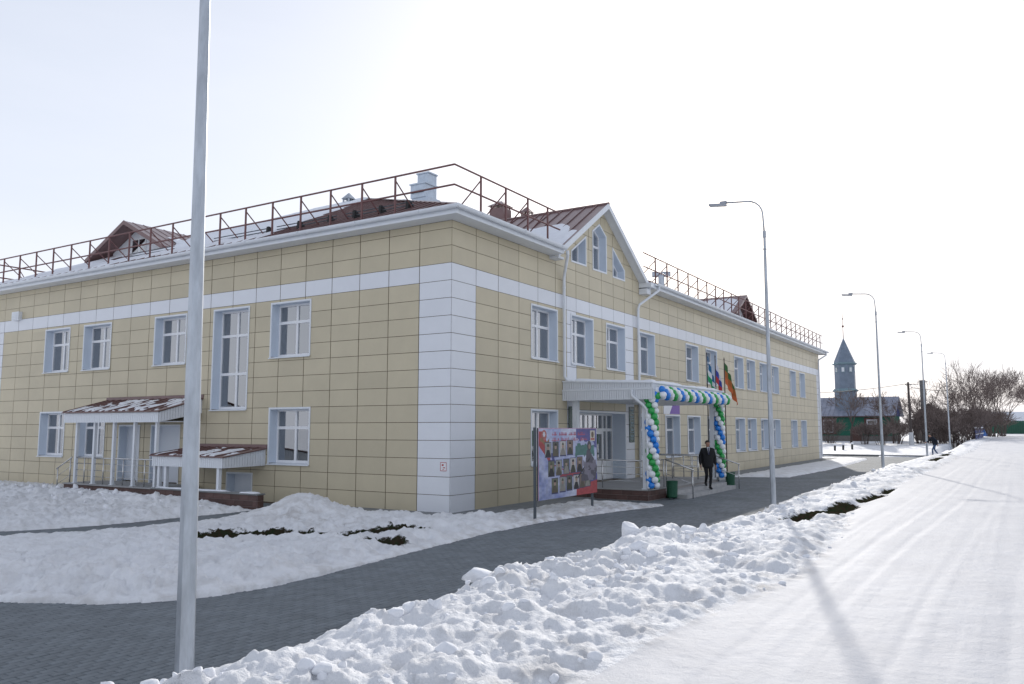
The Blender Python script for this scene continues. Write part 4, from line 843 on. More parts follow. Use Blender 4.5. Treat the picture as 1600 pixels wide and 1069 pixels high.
m = MB(); m.box(.01, CY0 - .03, 3.60, CX + .03, CY1 + .03, 3.66); m.box(.01, CY0 + .05, 3.34, CX - .05, CY1 - .05, 3.60); part('cornice', m, 'white_metal', ce)
m = MB(); m.add([(CX + .02, CY0 - .02, 3.80), (CX + .02, CY1 + .02, 3.80), (.01, CY1 + .02, 3.92), (.01, CY0 - .02, 3.92), (CX + .02, CY0 - .02, 3.83), (CX + .02, CY1 + .02, 3.83), (.01, CY1 + .02, 3.97), (.01, CY0 - .02, 3.97)], [(0, 1, 2, 3), (7, 6, 5, 4), (0, 4, 5, 1), (1, 5, 6, 2), (2, 6, 7, 3), (3, 7, 4, 0)]); part('canopy_roof', m, 'white_metal', ce)
def PE(U, V): x = CX - U * CX; y = CY0 + V * (CY1 - CY0); return np.stack([x, y, 3.83 + .14 * U], -1)
snow_sheet('roof_snow', PE, 60, 120, lambda x, y: .5 + .9 * fbm(x * .8, y * .8, 61, 4) - 1.0 * (x < .4), .09, EP)
for x, y in ((.35, 6.85), (2.92, 6.82), (2.92, 13.7), (.35, 13.7)): m = MB(); m.box(x - .09, y - .09, .36, x + .09, y + .09, 3.30); m.box(x - .12, y - .12, .361, x + .12, y + .12, .40); part('post', m, 'white_metal', EP)
m = MB(); m.tube([(2.62, CY0 - .07, 3.60), (2.62, CY0 - .07, 3.40), (2.95, CY0 + .06, 3.10), (3.06, CY0 + .12, 2.95), (3.06, CY0 + .12, .45), (3.1, CY0 + .08, .40)], .05, 10); part('downpipe', m, 'white_metal', EP, smooth=True)
m = MB(); m.lathe((1.9, 8.6, 3.24), [(.16, 0), (.19, .03), (.19, .06)], 16); part('ceiling_lamp', m, 'white_plastic', EP)
rail_run(EP, [(.15, 6.8, .36), (2.8, 6.8, .36)], .92, (.25, .48, .7), [(1.35, 6.8, .36), (.16, 6.8, .36)], .36)
rail_run(EP, [(2.98, 6.95, .36), (2.98, 8.2, .36)], .92, (.3, .6), [(2.98, 8.2, .36)], .36)
rail_run(EP, [(3.0, 8.32, .36), (4.0, 8.32, .02)], .92, (.45,), [(3.02, 8.32, .36), (3.95, 8.32, .0)], .36); rail_run(EP, [(3.0, 13.6, .36), (4.0, 13.6, .02)], .92, (.45,), [(3.02, 13.6, .36), (3.95, 13.6, .0)], .36)
rail_run(EP, [(.3, 13.85, .36), (2.9, 13.85, .36)], .92, (.25, .48, .7), [(x, 13.85, .36) for x in (.4, 1.2, 2.0, 2.8)], .36)
rail_run(EP, [(1.5, 14.0, .36), (1.5, 19.6, .05)], .92, (.45, .7), [(1.5, 14.2 + .9 * k, .35 - .05 * k) for k in range(7)], .36)
rail_run(EP, [(.45, 12.9, .36), (2.6, 12.9, .36)], .92, (.48,), [(x, 12.9, .36) for x in (.5, 1.5, 2.55)], .36)
m = MB(); m.add([(.2, 13.93, -.1), (1.6, 13.93, -.1), (1.6, 19.8, -.1), (.2, 19.8, -.1), (.2, 13.93, .355), (1.6, 13.93, .355), (1.6, 19.8, .04), (.2, 19.8, .04)], [(3, 2, 1, 0), (4, 5, 6, 7), (0, 1, 5, 4), (1, 2, 6, 5), (2, 3, 7, 6), (3, 0, 4, 7)]); part('ramp', m, 'step_concrete', EP)

# ================================================================== BALLOONS
BA = thing('balloon_arch', (3.15, 10.2, .36), 'arch of green, white and blue balloons framing the entrance porch', 'balloons')
def balloon_mesh(mt):
    m = MB(); prof = [(.0, -.135), (.016, -.128), (.010, -.118), (.05, -.105), (.092, -.07), (.118, -.02), (.124, .03), (.112, .075), (.082, .108), (.042, .126), (.0, .131)]
    m.lathe((0, 0, 0), [(max(r_, .001) * .92, z * .92) for r_, z in prof], 14); me = m.mesh('balloon', smooth=True); me.materials.append(MATS[mt]); return me
BM = {c: balloon_mesh('balloon_' + c) for c in ('white', 'green', 'blue')}
def ring(c, d, ang, kcol, rad=.122):
    d = Vector(d).normalized(); up = Vector((0, 0, 1)) if abs(d.z) < .9 else Vector((1, 0, 0)); a = d.cross(up).normalized(); b = d.cross(a)
    cols_ = ('green', 'white', 'blue', 'white')
    for k in range(4):
        t = ang + k * math.pi / 2; v = a * math.cos(t) + b * math.sin(t); p = Vector(c) + v * rad; s = random.uniform(.93, 1.05)
        o = inst('balloon', BM[cols_[k]], BA, p); o.rotation_euler = (v * 1 + d * random.uniform(-.2, .2)).to_track_quat('Z', 'Y').to_euler(); o.scale = (s, s, s)
for k in range(17): ring((3.16, 6.78, .50 + k * .185), (0, 0, 1), -k * .70, 0)
for k in range(17): ring((3.16, 13.80, .50 + k * .185), (0, 0, 1), -k * .70 + .6, 0)
for k in range(40): ring((3.46, 6.78 + k * .18, 3.50 - .02 * math.sin(k / 39 * math.pi)), (0, 1, .0), k * .78 + 2.2, 0)

# ================================================================== BILLBOARD
BB = thing('billboard', (2.72, 1.75, 0), 'printed banner board with rows of portraits on two dark steel posts', 'billboard')
XB = 2.75; b0, b1, z0, z1 = .06, 3.50, .48, 2.34
for y in (.0, 3.30): m = MB(); m.box(XB - .09, y - .028, -.1, XB - .031, y + .028, 2.36); part('post', m, 'dark_steel', BB)
m = MB(); m.box(XB - .03, b0, z0, XB, b1, z1); part('board', m, 'dark_steel', BB)
def banner():
    nu, nv = 200, 110; U, V = np.meshgrid((np.arange(nu) + .5) / nu, (np.arange(nv) + .5) / nv, indexing='ij')   # V up
    W = 1 - V; c = np.zeros((nu, nv, 3)); n1 = fbm(U * 4, V * 4, 3, 4); n2 = fbm(U * 9, V * 9, 8, 3)
    c[:] = (.36, .42, .74); mixf = np.clip(.5 + 1.6 * n1, 0, 1)[..., None]; c = c * (1 - mixf) + np.array((.60, .64, .84)) * mixf
    dk = np.clip((.35 - U) * 1.2 + (W - .55) * 1.2 + n2, 0, 1)[..., None] * .7; c = c * (1 - dk) + np.array((.10, .16, .52)) * dk
    def put(mask, col): c[mask] = col
    put((U > .62) & (W < .17 + .12 * n2 + .25 * (U - .62)) & (U < .99), (.09, .08, .34))
    put((np.abs(U - .78 - .05 * n1) < .17) & (np.abs(W - .34) < .1 + .1 * n2), (.06, .22, .20))
    # red ribbon sweeping down the left and along the foot
    rb = .02 + .16 * sst((W - .04) / .5) + .55 * sst((W - .45) / .35); put((np.abs(U - rb) < .045 + .03 * np.sin(W * 9)) & (W > .05) & (W < .78), (.50, .03, .035))
    put((np.abs(U - rb - .07) < .02) & (W > .35) & (W < .72), (.06, .07, .32))
    put((W > .80 + .12 * (1 - U) + .03 * np.sin(U * 12)) & (U > .62), (.52, .03, .04)); put((W > .70 + .35 * (1 - U)) & (W < .80 + .2 * (1 - U)) & (U > .78), (.05, .06, .33))
    put((W > .66) & (W < .72) & (U > .34) & (U < .70), (.42, .03, .05))
    # emblem at the left, small badge at the right
    put((np.hypot((U - .09) * 1.9, W - .10) < .075), (.50, .12, .10)); put((np.hypot((U - .09) * 1.9, W - .09) < .035), (.62, .62, .72)); put((np.abs(W - .19 + .03 * np.sin(U * 40)) < .028) & (U < .17) & (U > .03), (.32, .17, .06))
    put((U > .875) & (U < .965) & (W > .035) & (W < .20), (.68, .60, .48)); put((np.hypot((U - .92) * 2, W - .10) < .05), (.16, .10, .05)); put((U > .885) & (U < .955) & (W > .155) & (W < .185), (.55, .06, .04))
    # two lines of small red script, too small to read
    for wl_, ua, ub in ((.085, .21, .82), (.165, .21, .82)):
        ph = U * 260; st = (np.sin(ph) + .7 * np.sin(ph * .37 + wl_ * 90) > .15) | (np.abs(W - wl_ - .012) < .006); gap = (np.sin(U * 39 + wl_ * 60) > -.82)
        put((U > ua) & (U < ub) & (np.abs(W - wl_) < .021 + .006 * (np.sin(ph * .21) > .6)) & st & gap, (.48, .05, .12))
    # portrait cards in three rows
    k = 0
    for wr0, us_, h in ((.21, (.105, .225, .345, .465), .20), (.47, (.155, .275, .40, .515, .63), .21), (.72, (.21, .335, .45, .57, .675, .775), .20)):
        for i, u in enumerate(us_):
            k += 1; rr_ = random.Random(k * 7); wcard = .095; bgc = [(.16, .18, .10), (.35, .36, .34), (.10, .11, .09), (.55, .52, .50), (.24, .16, .12)][k % 5]; w0 = wr0 - .02 * i * .4 + .0
            put((U > u - .006) & (U < u + wcard + .006) & (W > w0 - .012) & (W < w0 + h + .012), (.05, .05, .16)); put((U > u) & (U < u + wcard) & (W > w0) & (W < w0 + h), bgc)
            cu, cw = u + wcard * .5, w0 + .065; bd = [(.05, .055, .03), (.02, .02, .025), (.12, .10, .06), (.30, .28, .24)][k % 4]
            put((W > w0 + .10) & (W < w0 + h) & (np.abs(U - cu) < .016 + .30 * np.clip(W - w0 - .09, 0, .09)), bd); put(np.hypot((U - cu) * 2.0, (W - cw) * 1.0) < .036, (.42, .27, .20)); put((np.hypot((U - cu) * 2.0, (W - cw + .012)) < .038) & (W < cw - .012), [(.03, .02, .02), (.10, .10, .06)][k % 2])
    # standing figure in grey camouflage at the right
    fg = (.10, .09, .13)
    put((np.abs(U - .86 - .02 * np.sin(W * 14)) < .035 + .36 * np.clip(W - .36, 0, .28) * (W < .64) + .10 * (W >= .64)) & (W > .34) & (W < .80), fg); put(np.hypot((U - .855) * 1.9, W - .27) < .075, (.07, .065, .08)); put(np.hypot((U - .86) * 1.9, W - .285) < .038, (.34, .22, .18)); put((np.abs((U - .74) + (W - .62) * .8) < .012) & (U > .64) & (U < .86), (.02, .02, .02))
    cam_ = (n2 > .12) & (U > .70) & (W > .40) & (W < .80) & (np.abs(U - .86) < .12); c[cam_] = (.22, .20, .27)
    put((U < .012) | (W < .012), (.60, .30, .48)); g_ = c.mean(2, keepdims=True); c = c * .78 + g_ * .22; c = np.clip(c * .85 * (1 + .25 * fbm(U * 30, V * 30, 31, 2))[..., None], 0, 1)
    yy = b0 + (b1 - b0) * np.arange(nu + 1) / nu; zz = z0 + (z1 - z0) * np.arange(nv + 1) / nv; Yg, Zg = np.meshgrid(yy, zz, indexing='ij')
    Xg = XB + .006 + .006 * fbm(Yg * 1.4, Zg * 1.1, 77, 3); m = MB(); m.v = list(zip(Xg.ravel().tolist(), Yg.ravel().tolist(), Zg.ravel().tolist())); n = nv + 1
    m.f = [(i * n + j, (i + 1) * n + j, (i + 1) * n + j + 1, i * n + j + 1) for i in range(nu) for j in range(nv)]
    o = part('banner', m, 'print', BB, smooth=True); at = o.data.attributes.new('print', 'FLOAT_COLOR', 'FACE'); at.data.foreach_set('color', np.concatenate([c.reshape(-1, 3), np.ones((nu * nv, 1))], 1).astype(np.float32).ravel())
banner()

# ================================================================== FLAGS
def flagpole(x, y, h, bands, label, seed, sw):
    t = thing('flagpole', (x, y, 0), label, 'flagpole', 'flagpoles beside the entrance'); m = MB(); m.tube([(x, y, 0), (x, y, h)], [.028, .02], 8); part('pole', m, 'flag_pole', t, smooth=True)
    m = MB(); m.lathe((x, y, h), [(.02, 0), (.03, .02), (.022, .06), (.002, .14)], 8); part('finial', m, 'flag_pole', t); m = MB(); m.lathe((x, y, 0), [(.10, -.05), (.10, .03), (.05, .05), (.05, .2)], 10); part('base', m, 'dark_steel', t)
    nu, nv = 26, 22; H = 1.0; L = 1.5; m = MB(); cols_ = []
    for i in range(nu + 1):
        u = i / nu
        for j in range(nv + 1):
            v = j / nv; fold = .07 * math.sin(u * 15 + v * 3 + seed) * (.3 + u) ; out = .025 + sw * 1.7 * (u ** .8) * (.55 + .45 * v)
            m.v.append((x + .40 * out + fold * .9, y + out + fold * .35, h - .05 - v * H - u * L * .62 - .05 * u * math.sin(v * 5 + seed)))
    for i in range(nu):
        for j in range(nv):
            m.f.append((i * (nv + 1) + j, (i + 1) * (nv + 1) + j, (i + 1) * (nv + 1) + j + 1, i * (nv + 1) + j + 1)); cols_.append((*bands[min(2, int(j / nv * 3))], 1))
    o = part('flag', m, 'flagcloth', t, smooth=True); at = o.data.attributes.new('print', 'FLOAT_COLOR', 'FACE'); at.data.foreach_set('color', np.array(cols_, np.float32).ravel())
flagpole(2.24, 15.25, 5.45, [(.02, .12, .26), (.62, .64, .66), (.01, .26, .10)], 'dark flagpole with hanging blue, white and green flag', .4, .30)
flagpole(2.28, 16.25, 5.40, [(.60, .60, .65), (.03, .05, .30), (.42, .03, .04)], 'dark flagpole with hanging white, blue and red flag', 2.2, .26)
flagpole(2.38, 17.2, 5.35, [(.03, .12, .03), (.34, .10, .02), (.50, .11, .03)], 'dark flagpole with hanging green and orange flag, rightmost of three', 4.0, .42)

# ================================================================== STREET LAMPS
def street_lamp(x, y, zb, ztop, label, lean=0.0, arm=1.58):
    t = thing('street_lamp', (x, y, zb), label, 'street lamp', 'galvanised lamps along the path'); k = (ztop - zb) / 9.28; Z = lambda z: zb + z * k; lx = lambda z: x + lean * z
    m = MB(); m.lathe((0, 0, 0), [(.001, 0)], 8); m = MB(); prof = [(-.4, .088), (8.16, .040)]; rings = []
    for z, r_ in [(-.4, .082)] + [(zz, .082 - .045 * zz / 8.16) for zz in (1, 2, 3, 4, 5, 6, 7, 8.16)]: rings.append([(lx(z) + r_ * math.cos(2 * math.pi * (j + .5) / 8), y + r_ * math.sin(2 * math.pi * (j + .5) / 8), Z(z)) for j in range(8)])
    m.loft(rings); part('pole', m, 'galvanised', t)
    m = MB(); m.tube([(lx(8.05), y, Z(8.0)), (lx(8.15), y, Z(8.19))], .052, 10); m.tube([(lx(7.6), y, Z(7.62)), (lx(7.6), y, Z(7.66))], .053, 10); part('collar', m, 'galvanised', t)
    pts_ = [(lx(8.1), y, Z(8.1)), (lx(8.7) - .03, y, Z(8.70))] + [(lx(8.7) - .03 - .48 * (1 - math.cos(a)) , y, Z(8.70) + .47 * math.sin(a)) for a in [R(v) for v in (18, 36, 54, 72, 88)]] + [(lx(8.7) - arm + .35, y, Z(8.70) + .53)]
    m = MB(); m.tube(pts_, .026, 8); part('arm', m, 'galvanised', t, smooth=True)
    xx, zz = pts_[-1][0], pts_[-1][2]; m = MB(); m.prism([(xx + .10, y - .10, zz - .10), (xx - .42, y - .10, zz - .05), (xx - .42, y - .10, zz + .015), (xx + .10, y - .10, zz - .035)], Vector((0, .2, 0))); hd = part('lamp_head', m, 'lamp_grey', t)
    m = MB(); m.box(xx - .08, y - .05, zz - .03, xx + .12, y + .05, zz + .05); part('clamp', m, 'lamp_grey', hd); m = MB(); m.prism([(xx + .06, y - .08, zz - .105), (xx - .38, y - .08, zz - .063), (xx - .38, y - .08, zz - .053), (xx + .06, y - .08, zz - .095)], Vector((0, .16, 0))); part('lens', m, 'white_plastic', hd)
street_lamp(7.30, -13.72, .10, 9.35, 'galvanised street lamp nearest the camera, its head out of the picture', lean=-.0165)
street_lamp(7.2, 5.9, 0, 9.28, 'galvanised street lamp across from the entrance, its whole curved arm in view')
street_lamp(7.2, 28.2, .20, 9.62, 'galvanised street lamp in front of the minaret house, third along the path')
street_lamp(7.18, 52.3, .25, 10.05, 'galvanised street lamp in front of a dark utility pole')
street_lamp(7.2, 76.6, .45, 10.3, 'smallest and farthest galvanised street lamp, before the bare trees')

# ================================================================== BINS
def bin_(x, y, label):
    t = thing('litter_bin', (x, y, ground_z(x, y) if False else .0), label, 'litter bin', 'green litter bins by the entrance'); m = MB(); m.lathe((x, y, .06), [(.15, 0), (.17, .02), (.19, .5), (.2, .52), (.2, .54), (.17, .54), (.15, .1)], 20); part('bucket', m, 'bin_green', t, smooth=False)
    m = MB(); 
    for s in (-1, 1): m.tube([(x, y + s * .22, 0), (x, y + s * .22, .5)], .014, 6)
    m.tube([(x, y - .22, .40), (x, y + .22, .40)], .012, 6); part('stand', m, 'bin_green', t)
bin_(3.42, 7.80, 'green litter bin at the near end of the entrance steps'); bin_(3.45, 14.12, 'green litter bin behind the far balloon column')

# ================================================================== PEOPLE
def skin_mesh(name, V, Ed, Rr, root, sub=2):
    me = bpy.data.meshes.new(name); me.from_pydata(V, Ed, []); o = bpy.data.objects.new(name, me); COL.objects.link(o)
    sk = o.modifiers.new('s', 'SKIN'); sk.use_smooth_shade = True
    for i, sv_ in enumerate(me.skin_vertices[0].data):
        r_ = Rr[i]; sv_.radius = r_ if hasattr(r_, '__len__') else (r_, r_); sv_.use_root = (i == root)
    ss = o.modifiers.new('u', 'SUBSURF'); ss.levels = sub; ss.render_levels = sub
    bpy.context.view_layer.update(); dg = bpy.context.evaluated_depsgraph_get(); out = bpy.data.meshes.new_from_object(o.evaluated_get(dg)); bpy.data.objects.remove(o); out.name = name
    out.polygons.foreach_set('use_smooth', [True] * len(out.polygons)); return out
def person(loc, rz, label, J, coat_mat, leg_mat, coat_len, tie, hat=None):
    t = thing('person', loc, label, 'person'); t.rotation_euler = (0, 0, rz)
    V, Ed, Rr, idx = [], [], [], {}
    def add(n, p, r_, par=None):
        idx[n] = len(V); V.append(tuple(p)); Rr.append(r_)
        if par: Ed.append((idx[par], idx[n]))
    add('pelvis', J['pelvis'], (.135, .11)); add('waist', J['waist'], (.135, .105), 'pelvis'); add('chest', J['chest'], (.155, .11), 'waist'); add('neck0', J['neck0'], .06, 'chest'); add('neck1', J['neck1'], .052, 'neck0')
    hd = Vector(J['head']); add('jaw', hd + Vector((0, -.02, -.055)), (.062, .072), 'neck1'); add('head', hd, (.078, .092), 'jaw'); add('crown', hd + Vector((0, .012, .075)), (.066, .08), 'head')
    add('nose', hd + Vector((0, -.108, -.012)), .014, 'head')
    for s, n in ((1, 'L'), (-1, 'R')):
        add('ear' + n, hd + Vector((s * .083, .01, -.005)), .018, 'head')
        add('hip' + n, J['hip' + n], .095, 'pelvis'); add('thigh' + n, Vector(J['hip' + n]) * .5 + Vector(J['knee' + n]) * .5, .082, 'hip' + n); add('knee' + n, J['knee' + n], .060, 'thigh' + n); add('calf' + n, Vector(J['knee' + n]) * .6 + Vector(J['ankle' + n]) * .4, .058, 'knee' + n); add('ankle' + n, J['ankle' + n], .045, 'calf' + n); add('toe' + n, J['toe' + n], .04, 'ankle' + n)
        add('sh' + n, J['sh' + n], .07, 'chest'); add('el' + n, J['el' + n], .048, 'sh' + n); w = Vector(J['wr' + n]); add('wr' + n, w, .032, 'el' + n); dv = (w - Vector(J['el' + n])).normalized(); pm_ = w + dv * .07; add('palm' + n, pm_, (.034, .020), 'wr' + n)
        fwd = Vector((0, -1, 0)); fwd = (fwd - dv * fwd.dot(dv)).normalized()
        for q, (off, ln) in enumerate(((-.028, .075), (-.010, .09), (.010, .085), (.027, .065))):
            a = pm_ + fwd * -off * 1.0 + dv * .03; add(f'f{q}{n}', a, .0095, 'palm' + n); add(f'g{q}{n}', a + dv * ln * .5 + fwd * .004, .0085, f'f{q}{n}'); add(f'h{q}{n}', a + dv * ln * .9 - Vector((s * .018, 0, 0)), .0075, f'g{q}{n}')
        add('th' + n, w + dv * .04 + fwd * .04, .010, 'palm' + n); add('ti' + n, w + dv * .075 + fwd * .055 - Vector((s * .012, 0, 0)), .009, 'th' + n)
    me = skin_mesh('body', V, Ed, Rr, 0, 2); me.materials.append(MATS[leg_mat]); me.materials.append(MATS['skin'])
    for p in me.polygons:
        c = p.center; hand = min((c - Vector(J['wr' + n])).dot((Vector(J['wr' + n]) - Vector(J['el' + n])).normalized()) * (-1) if (c - Vector(J['wr' + n])).length < .24 else 9 for n in 'LR') < 0.0
        p.material_index = 1 if c.z > J['neck0'][2] + .01 or (hand and abs(c.x) > .185) else 0
    o = bpy.data.objects.new('body', me); COL.objects.link(o); o.parent = t; ORG[o.name] = (0, 0, 0)
    def child(name, me_, mt):
        if not me_.materials: me_.materials.append(MATS[mt])
        q = bpy.data.objects.new(name, me_); COL.objects.link(q); q.parent = t; return q
    # coat: one skinned shell over torso and arms
    V2, E2, R2 = [], [], []
    def a2(p, r_, par=None):
        V2.append(tuple(p)); R2.append(r_)
        if par is not None: E2.append((par, len(V2) - 1))
        return len(V2) - 1
    pv = Vector(J['pelvis']); bk_ = 1.14 if tie else 1.0; c = a2(J['chest'], (.205 * bk_, .15 * bk_)); w_ = a2(J['waist'], (.20 * bk_, .155 * bk_), c); h_ = a2(pv, (.205 * bk_, .16 * bk_), w_); hem = a2(pv + Vector((0, .0, -coat_len)), (.215 * bk_, .165 * bk_), h_); cl = a2(Vector(J['neck0']) + Vector((0, .01, .02)), (.085, .085), c)
    for n in 'LR':
        s_ = a2(Vector(J['sh' + n]), .095, c); m1 = a2(Vector(J['sh' + n]) * .5 + Vector(J['el' + n]) * .5, .080, s_); e_ = a2(J['el' + n], .074, m1); a2(Vector(J['el' + n]) * .12 + Vector(J['wr' + n]) * .88, .056, e_)
    child('coat', skin_mesh('coat', V2, E2, R2, 0, 2), coat_mat)
    # hair or hat, eyes, mouth, shoes
    m = MB(); rings = []
    for k in range(7):
        ph = k / 6 * math.pi * .5; rr_ = math.cos(ph); zz = hd.z + .045 + .088 * math.sin(ph); rings.append([(hd.x + .094 * rr_ * math.cos(a), hd.y + .018 + .108 * rr_ * math.sin(a) * (1 if math.sin(a) > 0 else .88), zz - (.075 * max(0, math.sin(a)) * (1 - k / 6))) for a in [2 * math.pi * j / 16 for j in range(16)]])
    m.loft(rings); child('hat' if hat else 'hair', m.mesh('hair', smooth=True), hat or 'hair')
    for s in (1, -1):
        m = MB(); m.lathe((hd.x + s * .032, hd.y - .089, hd.z + .012), [(.002, -.007), (.010, -.003), (.010, .003), (.002, .007)], 8); child('eye', m.mesh('eye'), 'black')
        n = 'L' if s > 0 else 'R'; an, to = Vector(J['ankle' + n]), Vector(J['toe' + n]); m = MB(); d = to - an; hl = an - Vector((d.x, d.y, 0)).normalized() * .05; m.tube([(hl.x, hl.y, hl.z - .035), (an.x, an.y, an.z - .02), (an.x * .5 + to.x * .5, an.y * .5 + to.y * .5, an.z * .5 + to.z * .5), (to.x, to.y, to.z), (to.x + d.x * .25, to.y + d.y * .25, to.z - .012)], [.034, .056, .053, .045, .022], 10); child('shoe', m.mesh('shoe', smooth=True), 'leather')
    m = MB(); m.box(hd.x - .024, hd.y - .096, hd.z - .058, hd.x + .024, hd.y - .088, hd.z - .050); child('mouth', m.mesh('mouth'), 'sign_red')
    if tie:
        n0, ch = Vector(J['neck0']), Vector(J['chest']); m = MB(); m.prism([(n0.x - .055, n0.y - .095, n0.z + .045), (n0.x + .055, n0.y - .095, n0.z + .045), (ch.x + .012, ch.y - .160, ch.z - .06), (ch.x - .012, ch.y - .160, ch.z - .06)], Vector((0, -.012, 0))); child('shirt', m.mesh('shirt'), 'shirt')
        m = MB(); m.prism([(n0.x - .018, n0.y - .110, n0.z + .03), (n0.x + .018, n0.y - .110, n0.z + .03), (ch.x + .022, ch.y - .176, ch.z - .04), (ch.x, ch.y - .176, ch.z - .07), (ch.x - .022, ch.y - .176, ch.z - .04)], Vector((0, -.006, 0))); child('tie', m.mesh('tie'), 'tie')
        m = MB(); 
        for s in (1, -1): m.prism([(n0.x + s * .05, n0.y - .10, n0.z + .05), (n0.x + s * .10, n0.y - .10, n0.z + .02), (ch.x + s * .07, ch.y - .165, ch.z - .02), (ch.x + s * .012, ch.y - .168, ch.z - .08)], Vector((0, -.014, 0)))
        child('lapel', m.mesh('lapel'), coat_mat)
    return t
J1 = dict(pelvis=(0, 0, .93), waist=(0, -.01, 1.10), chest=(0, -.02, 1.32), neck0=(0, -.01, 1.49), neck1=(0, -.02, 1.545), head=(.005, -.04, 1.655), hipL=(.09, 0, .90), kneeL=(.085, -.09, .49), ankleL=(.04, -.10, .085), toeL=(.05, -.26, .045), hipR=(-.09, 0, .90), kneeR=(-.055, -.04, .52), ankleR=(-.03, .22, .235), toeR=(-.04, .10, .145),
          shL=(.20, -.01, 1.415), elL=(.265, .03, 1.13), wrL=(.275, -.06, .86), shR=(-.20, -.01, 1.415), elR=(-.27, .04, 1.14), wrR=(-.28, -.07, .87))
person((3.52, 11.2, .12), math.atan2(.55, .83), 'man in black coat, white shirt and dark tie coming down the entrance steps', J1, 'black_cloth', 'trouser', .20, True)
J2 = dict(pelvis=(0, .10, .90), waist=(0, .06, 1.06), chest=(0, -.06, 1.25), neck0=(0, -.16, 1.40), neck1=(0, -.20, 1.44), head=(0, -.26, 1.53), hipL=(.09, .1, .87), kneeL=(.09, -.16, .50), ankleL=(.08, -.14, .09), toeL=(.08, -.30, .045), hipR=(-.09, .1, .87), kneeR=(-.09, .10, .46), ankleR=(-.08, .36, .12), toeR=(-.08, .25, .045),
          shL=(.19, -.10, 1.34), elL=(.26, .10, 1.12), wrL=(.24, .16, .90), shR=(-.19, -.10, 1.34), elR=(-.25, -.24, 1.10), wrR=(-.22, -.44, 1.02))
person((7.80, 50.5, ground_z(7.8, 50.5) - .02), math.atan2(-.75, .5), 'person in dark jacket and blue jeans walking beyond the path', J2, 'navy_cloth', 'jeans', .10, False, hat='black')

# ================================================================== MINARET HOUSE
MX, MY, MZ = -6.05, 97.0, .55
MO = thing('minaret_house', (MX, MY, MZ), 'green-walled house with grey metal roof and a blue pointed minaret', 'mosque')
hx0, hx1, hy0, hy1, zE, zRg = -16, -.35, 95.0, 103.0, 4.05, 6.45
m = MB(); m.box(hx0, hy0, MZ - .6, hx1, hy1, zE); wl2 = part('wall', m, 'mosque_green', MO); m = MB(); m.box(hx0 - .06, hy0 - .06, MZ - .6, hx1 + .06, hy0 - .001, 1.45); m.box(hx1 + .001, hy0 - .06, MZ - .6, hx1 + .06, hy1, 1.45); part('plinth', m, 'mosque_stone', MO)
# boards of the green wall
for k in range(14): m = MB(); m.box(hx0 + .02, hy0 - .035 - (k % 2) * .004, 1.46 + k * .18, hx1 - .0, hy0 - .002, 1.46 + k * .18 + .165); part('board', m, 'mosque_green', wl2)
m = MB(); o_ = .5; ymid = (hy0 + hy1) / 2
m.add([(hx0 - o_, hy0 - o_, zE - .1), (hx1 + o_, hy0 - o_, zE - .1), (hx1 + o_, ymid, zRg), (hx0 - o_, ymid, zRg), (hx1 + o_, hy1 + o_, zE - .1), (hx0 - o_, hy1 + o_, zE - .1), (hx0 - o_, hy0 - o_, zE), (hx1 + o_, hy0 - o_, zE), (hx1 + o_, ymid, zRg + .1), (hx0 - o_, ymid, zRg + .1), (hx1 + o_, hy1 + o_, zE), (hx0 - o_, hy1 + o_, zE)],
      [(0, 3, 2, 1), (3, 5, 4, 2), (6, 7, 8, 9), (9, 8, 10, 11), (0, 1, 7, 6), (1, 2, 8, 7), (2, 4, 10, 8), (4, 5, 11, 10), (5, 3, 9, 11), (3, 0, 6, 9)]); rf = part('roof', m, 'mosque_roof', MO)
k = hx0
while k < hx1 + .4: mm = MB(); mm.prism([(k - .02, hy0 - o_, zE), (k + .02, hy0 - o_, zE), (k + .02, hy0 - o_, zE + .05), (k - .02, hy0 - o_, zE + .05)], Vector((0, ymid - hy0 + o_, zRg + .1 - zE))); part('seam', mm, 'mosque_roof', rf); k += .62
m = MB(); m.prism([(hx1 + .01, hy0 - .3, zE - .05), (hx1 + .01, hy1 + .3, zE - .05), (hx1 + .01, ymid, zRg - .02)], Vector((.06, 0, 0))); part('gable', m, 'fence_blue', MO)
m = MB(); m.box(hx0 - .3, hy0 - .42, zE - .22, hx1 + .4, hy0 - .36, zE - .101); part('fascia', m, 'mosque_wood', MO)
for wx in (-10.9, -8.0, -2.7): 
    m = MB(); m.box(wx - .95, hy0 - .07, 1.6, wx + .95, hy0 - .041, 3.75); w = part('window', m, 'mosque_wood', MO)
    m = MB()
    for a in ((-.62, 1.85, -.52, 3.5), (.52, 1.85, .62, 3.5), (-.52, 1.85, .52, 1.95), (-.52, 3.4, .52, 3.5), (-.52, 2.9, .52, 2.98), (-.05, 1.95, .05, 2.9)): m.box(wx + a[0], hy0 - .12, a[1], wx + a[2], hy0 - .071, a[3])
    part('frame', m, 'panel_white', w); m = MB(); m.box(wx - .52, hy0 - .085, 1.95, wx + .52, hy0 - .0711, 3.4); part('pane', m, 'glass', w)
m = MB(); m.box(-5.2, hy0 - .09, .3, -4.0, hy0 - .041, 2.6); part('door', m, 'mosque_wood', MO)
oc = lambda prof, mt, nm: part(nm, (lambda q: (q.lathe((MX, MY, 0), prof, 8, .5), q)[1])(MB()), mt, MO)
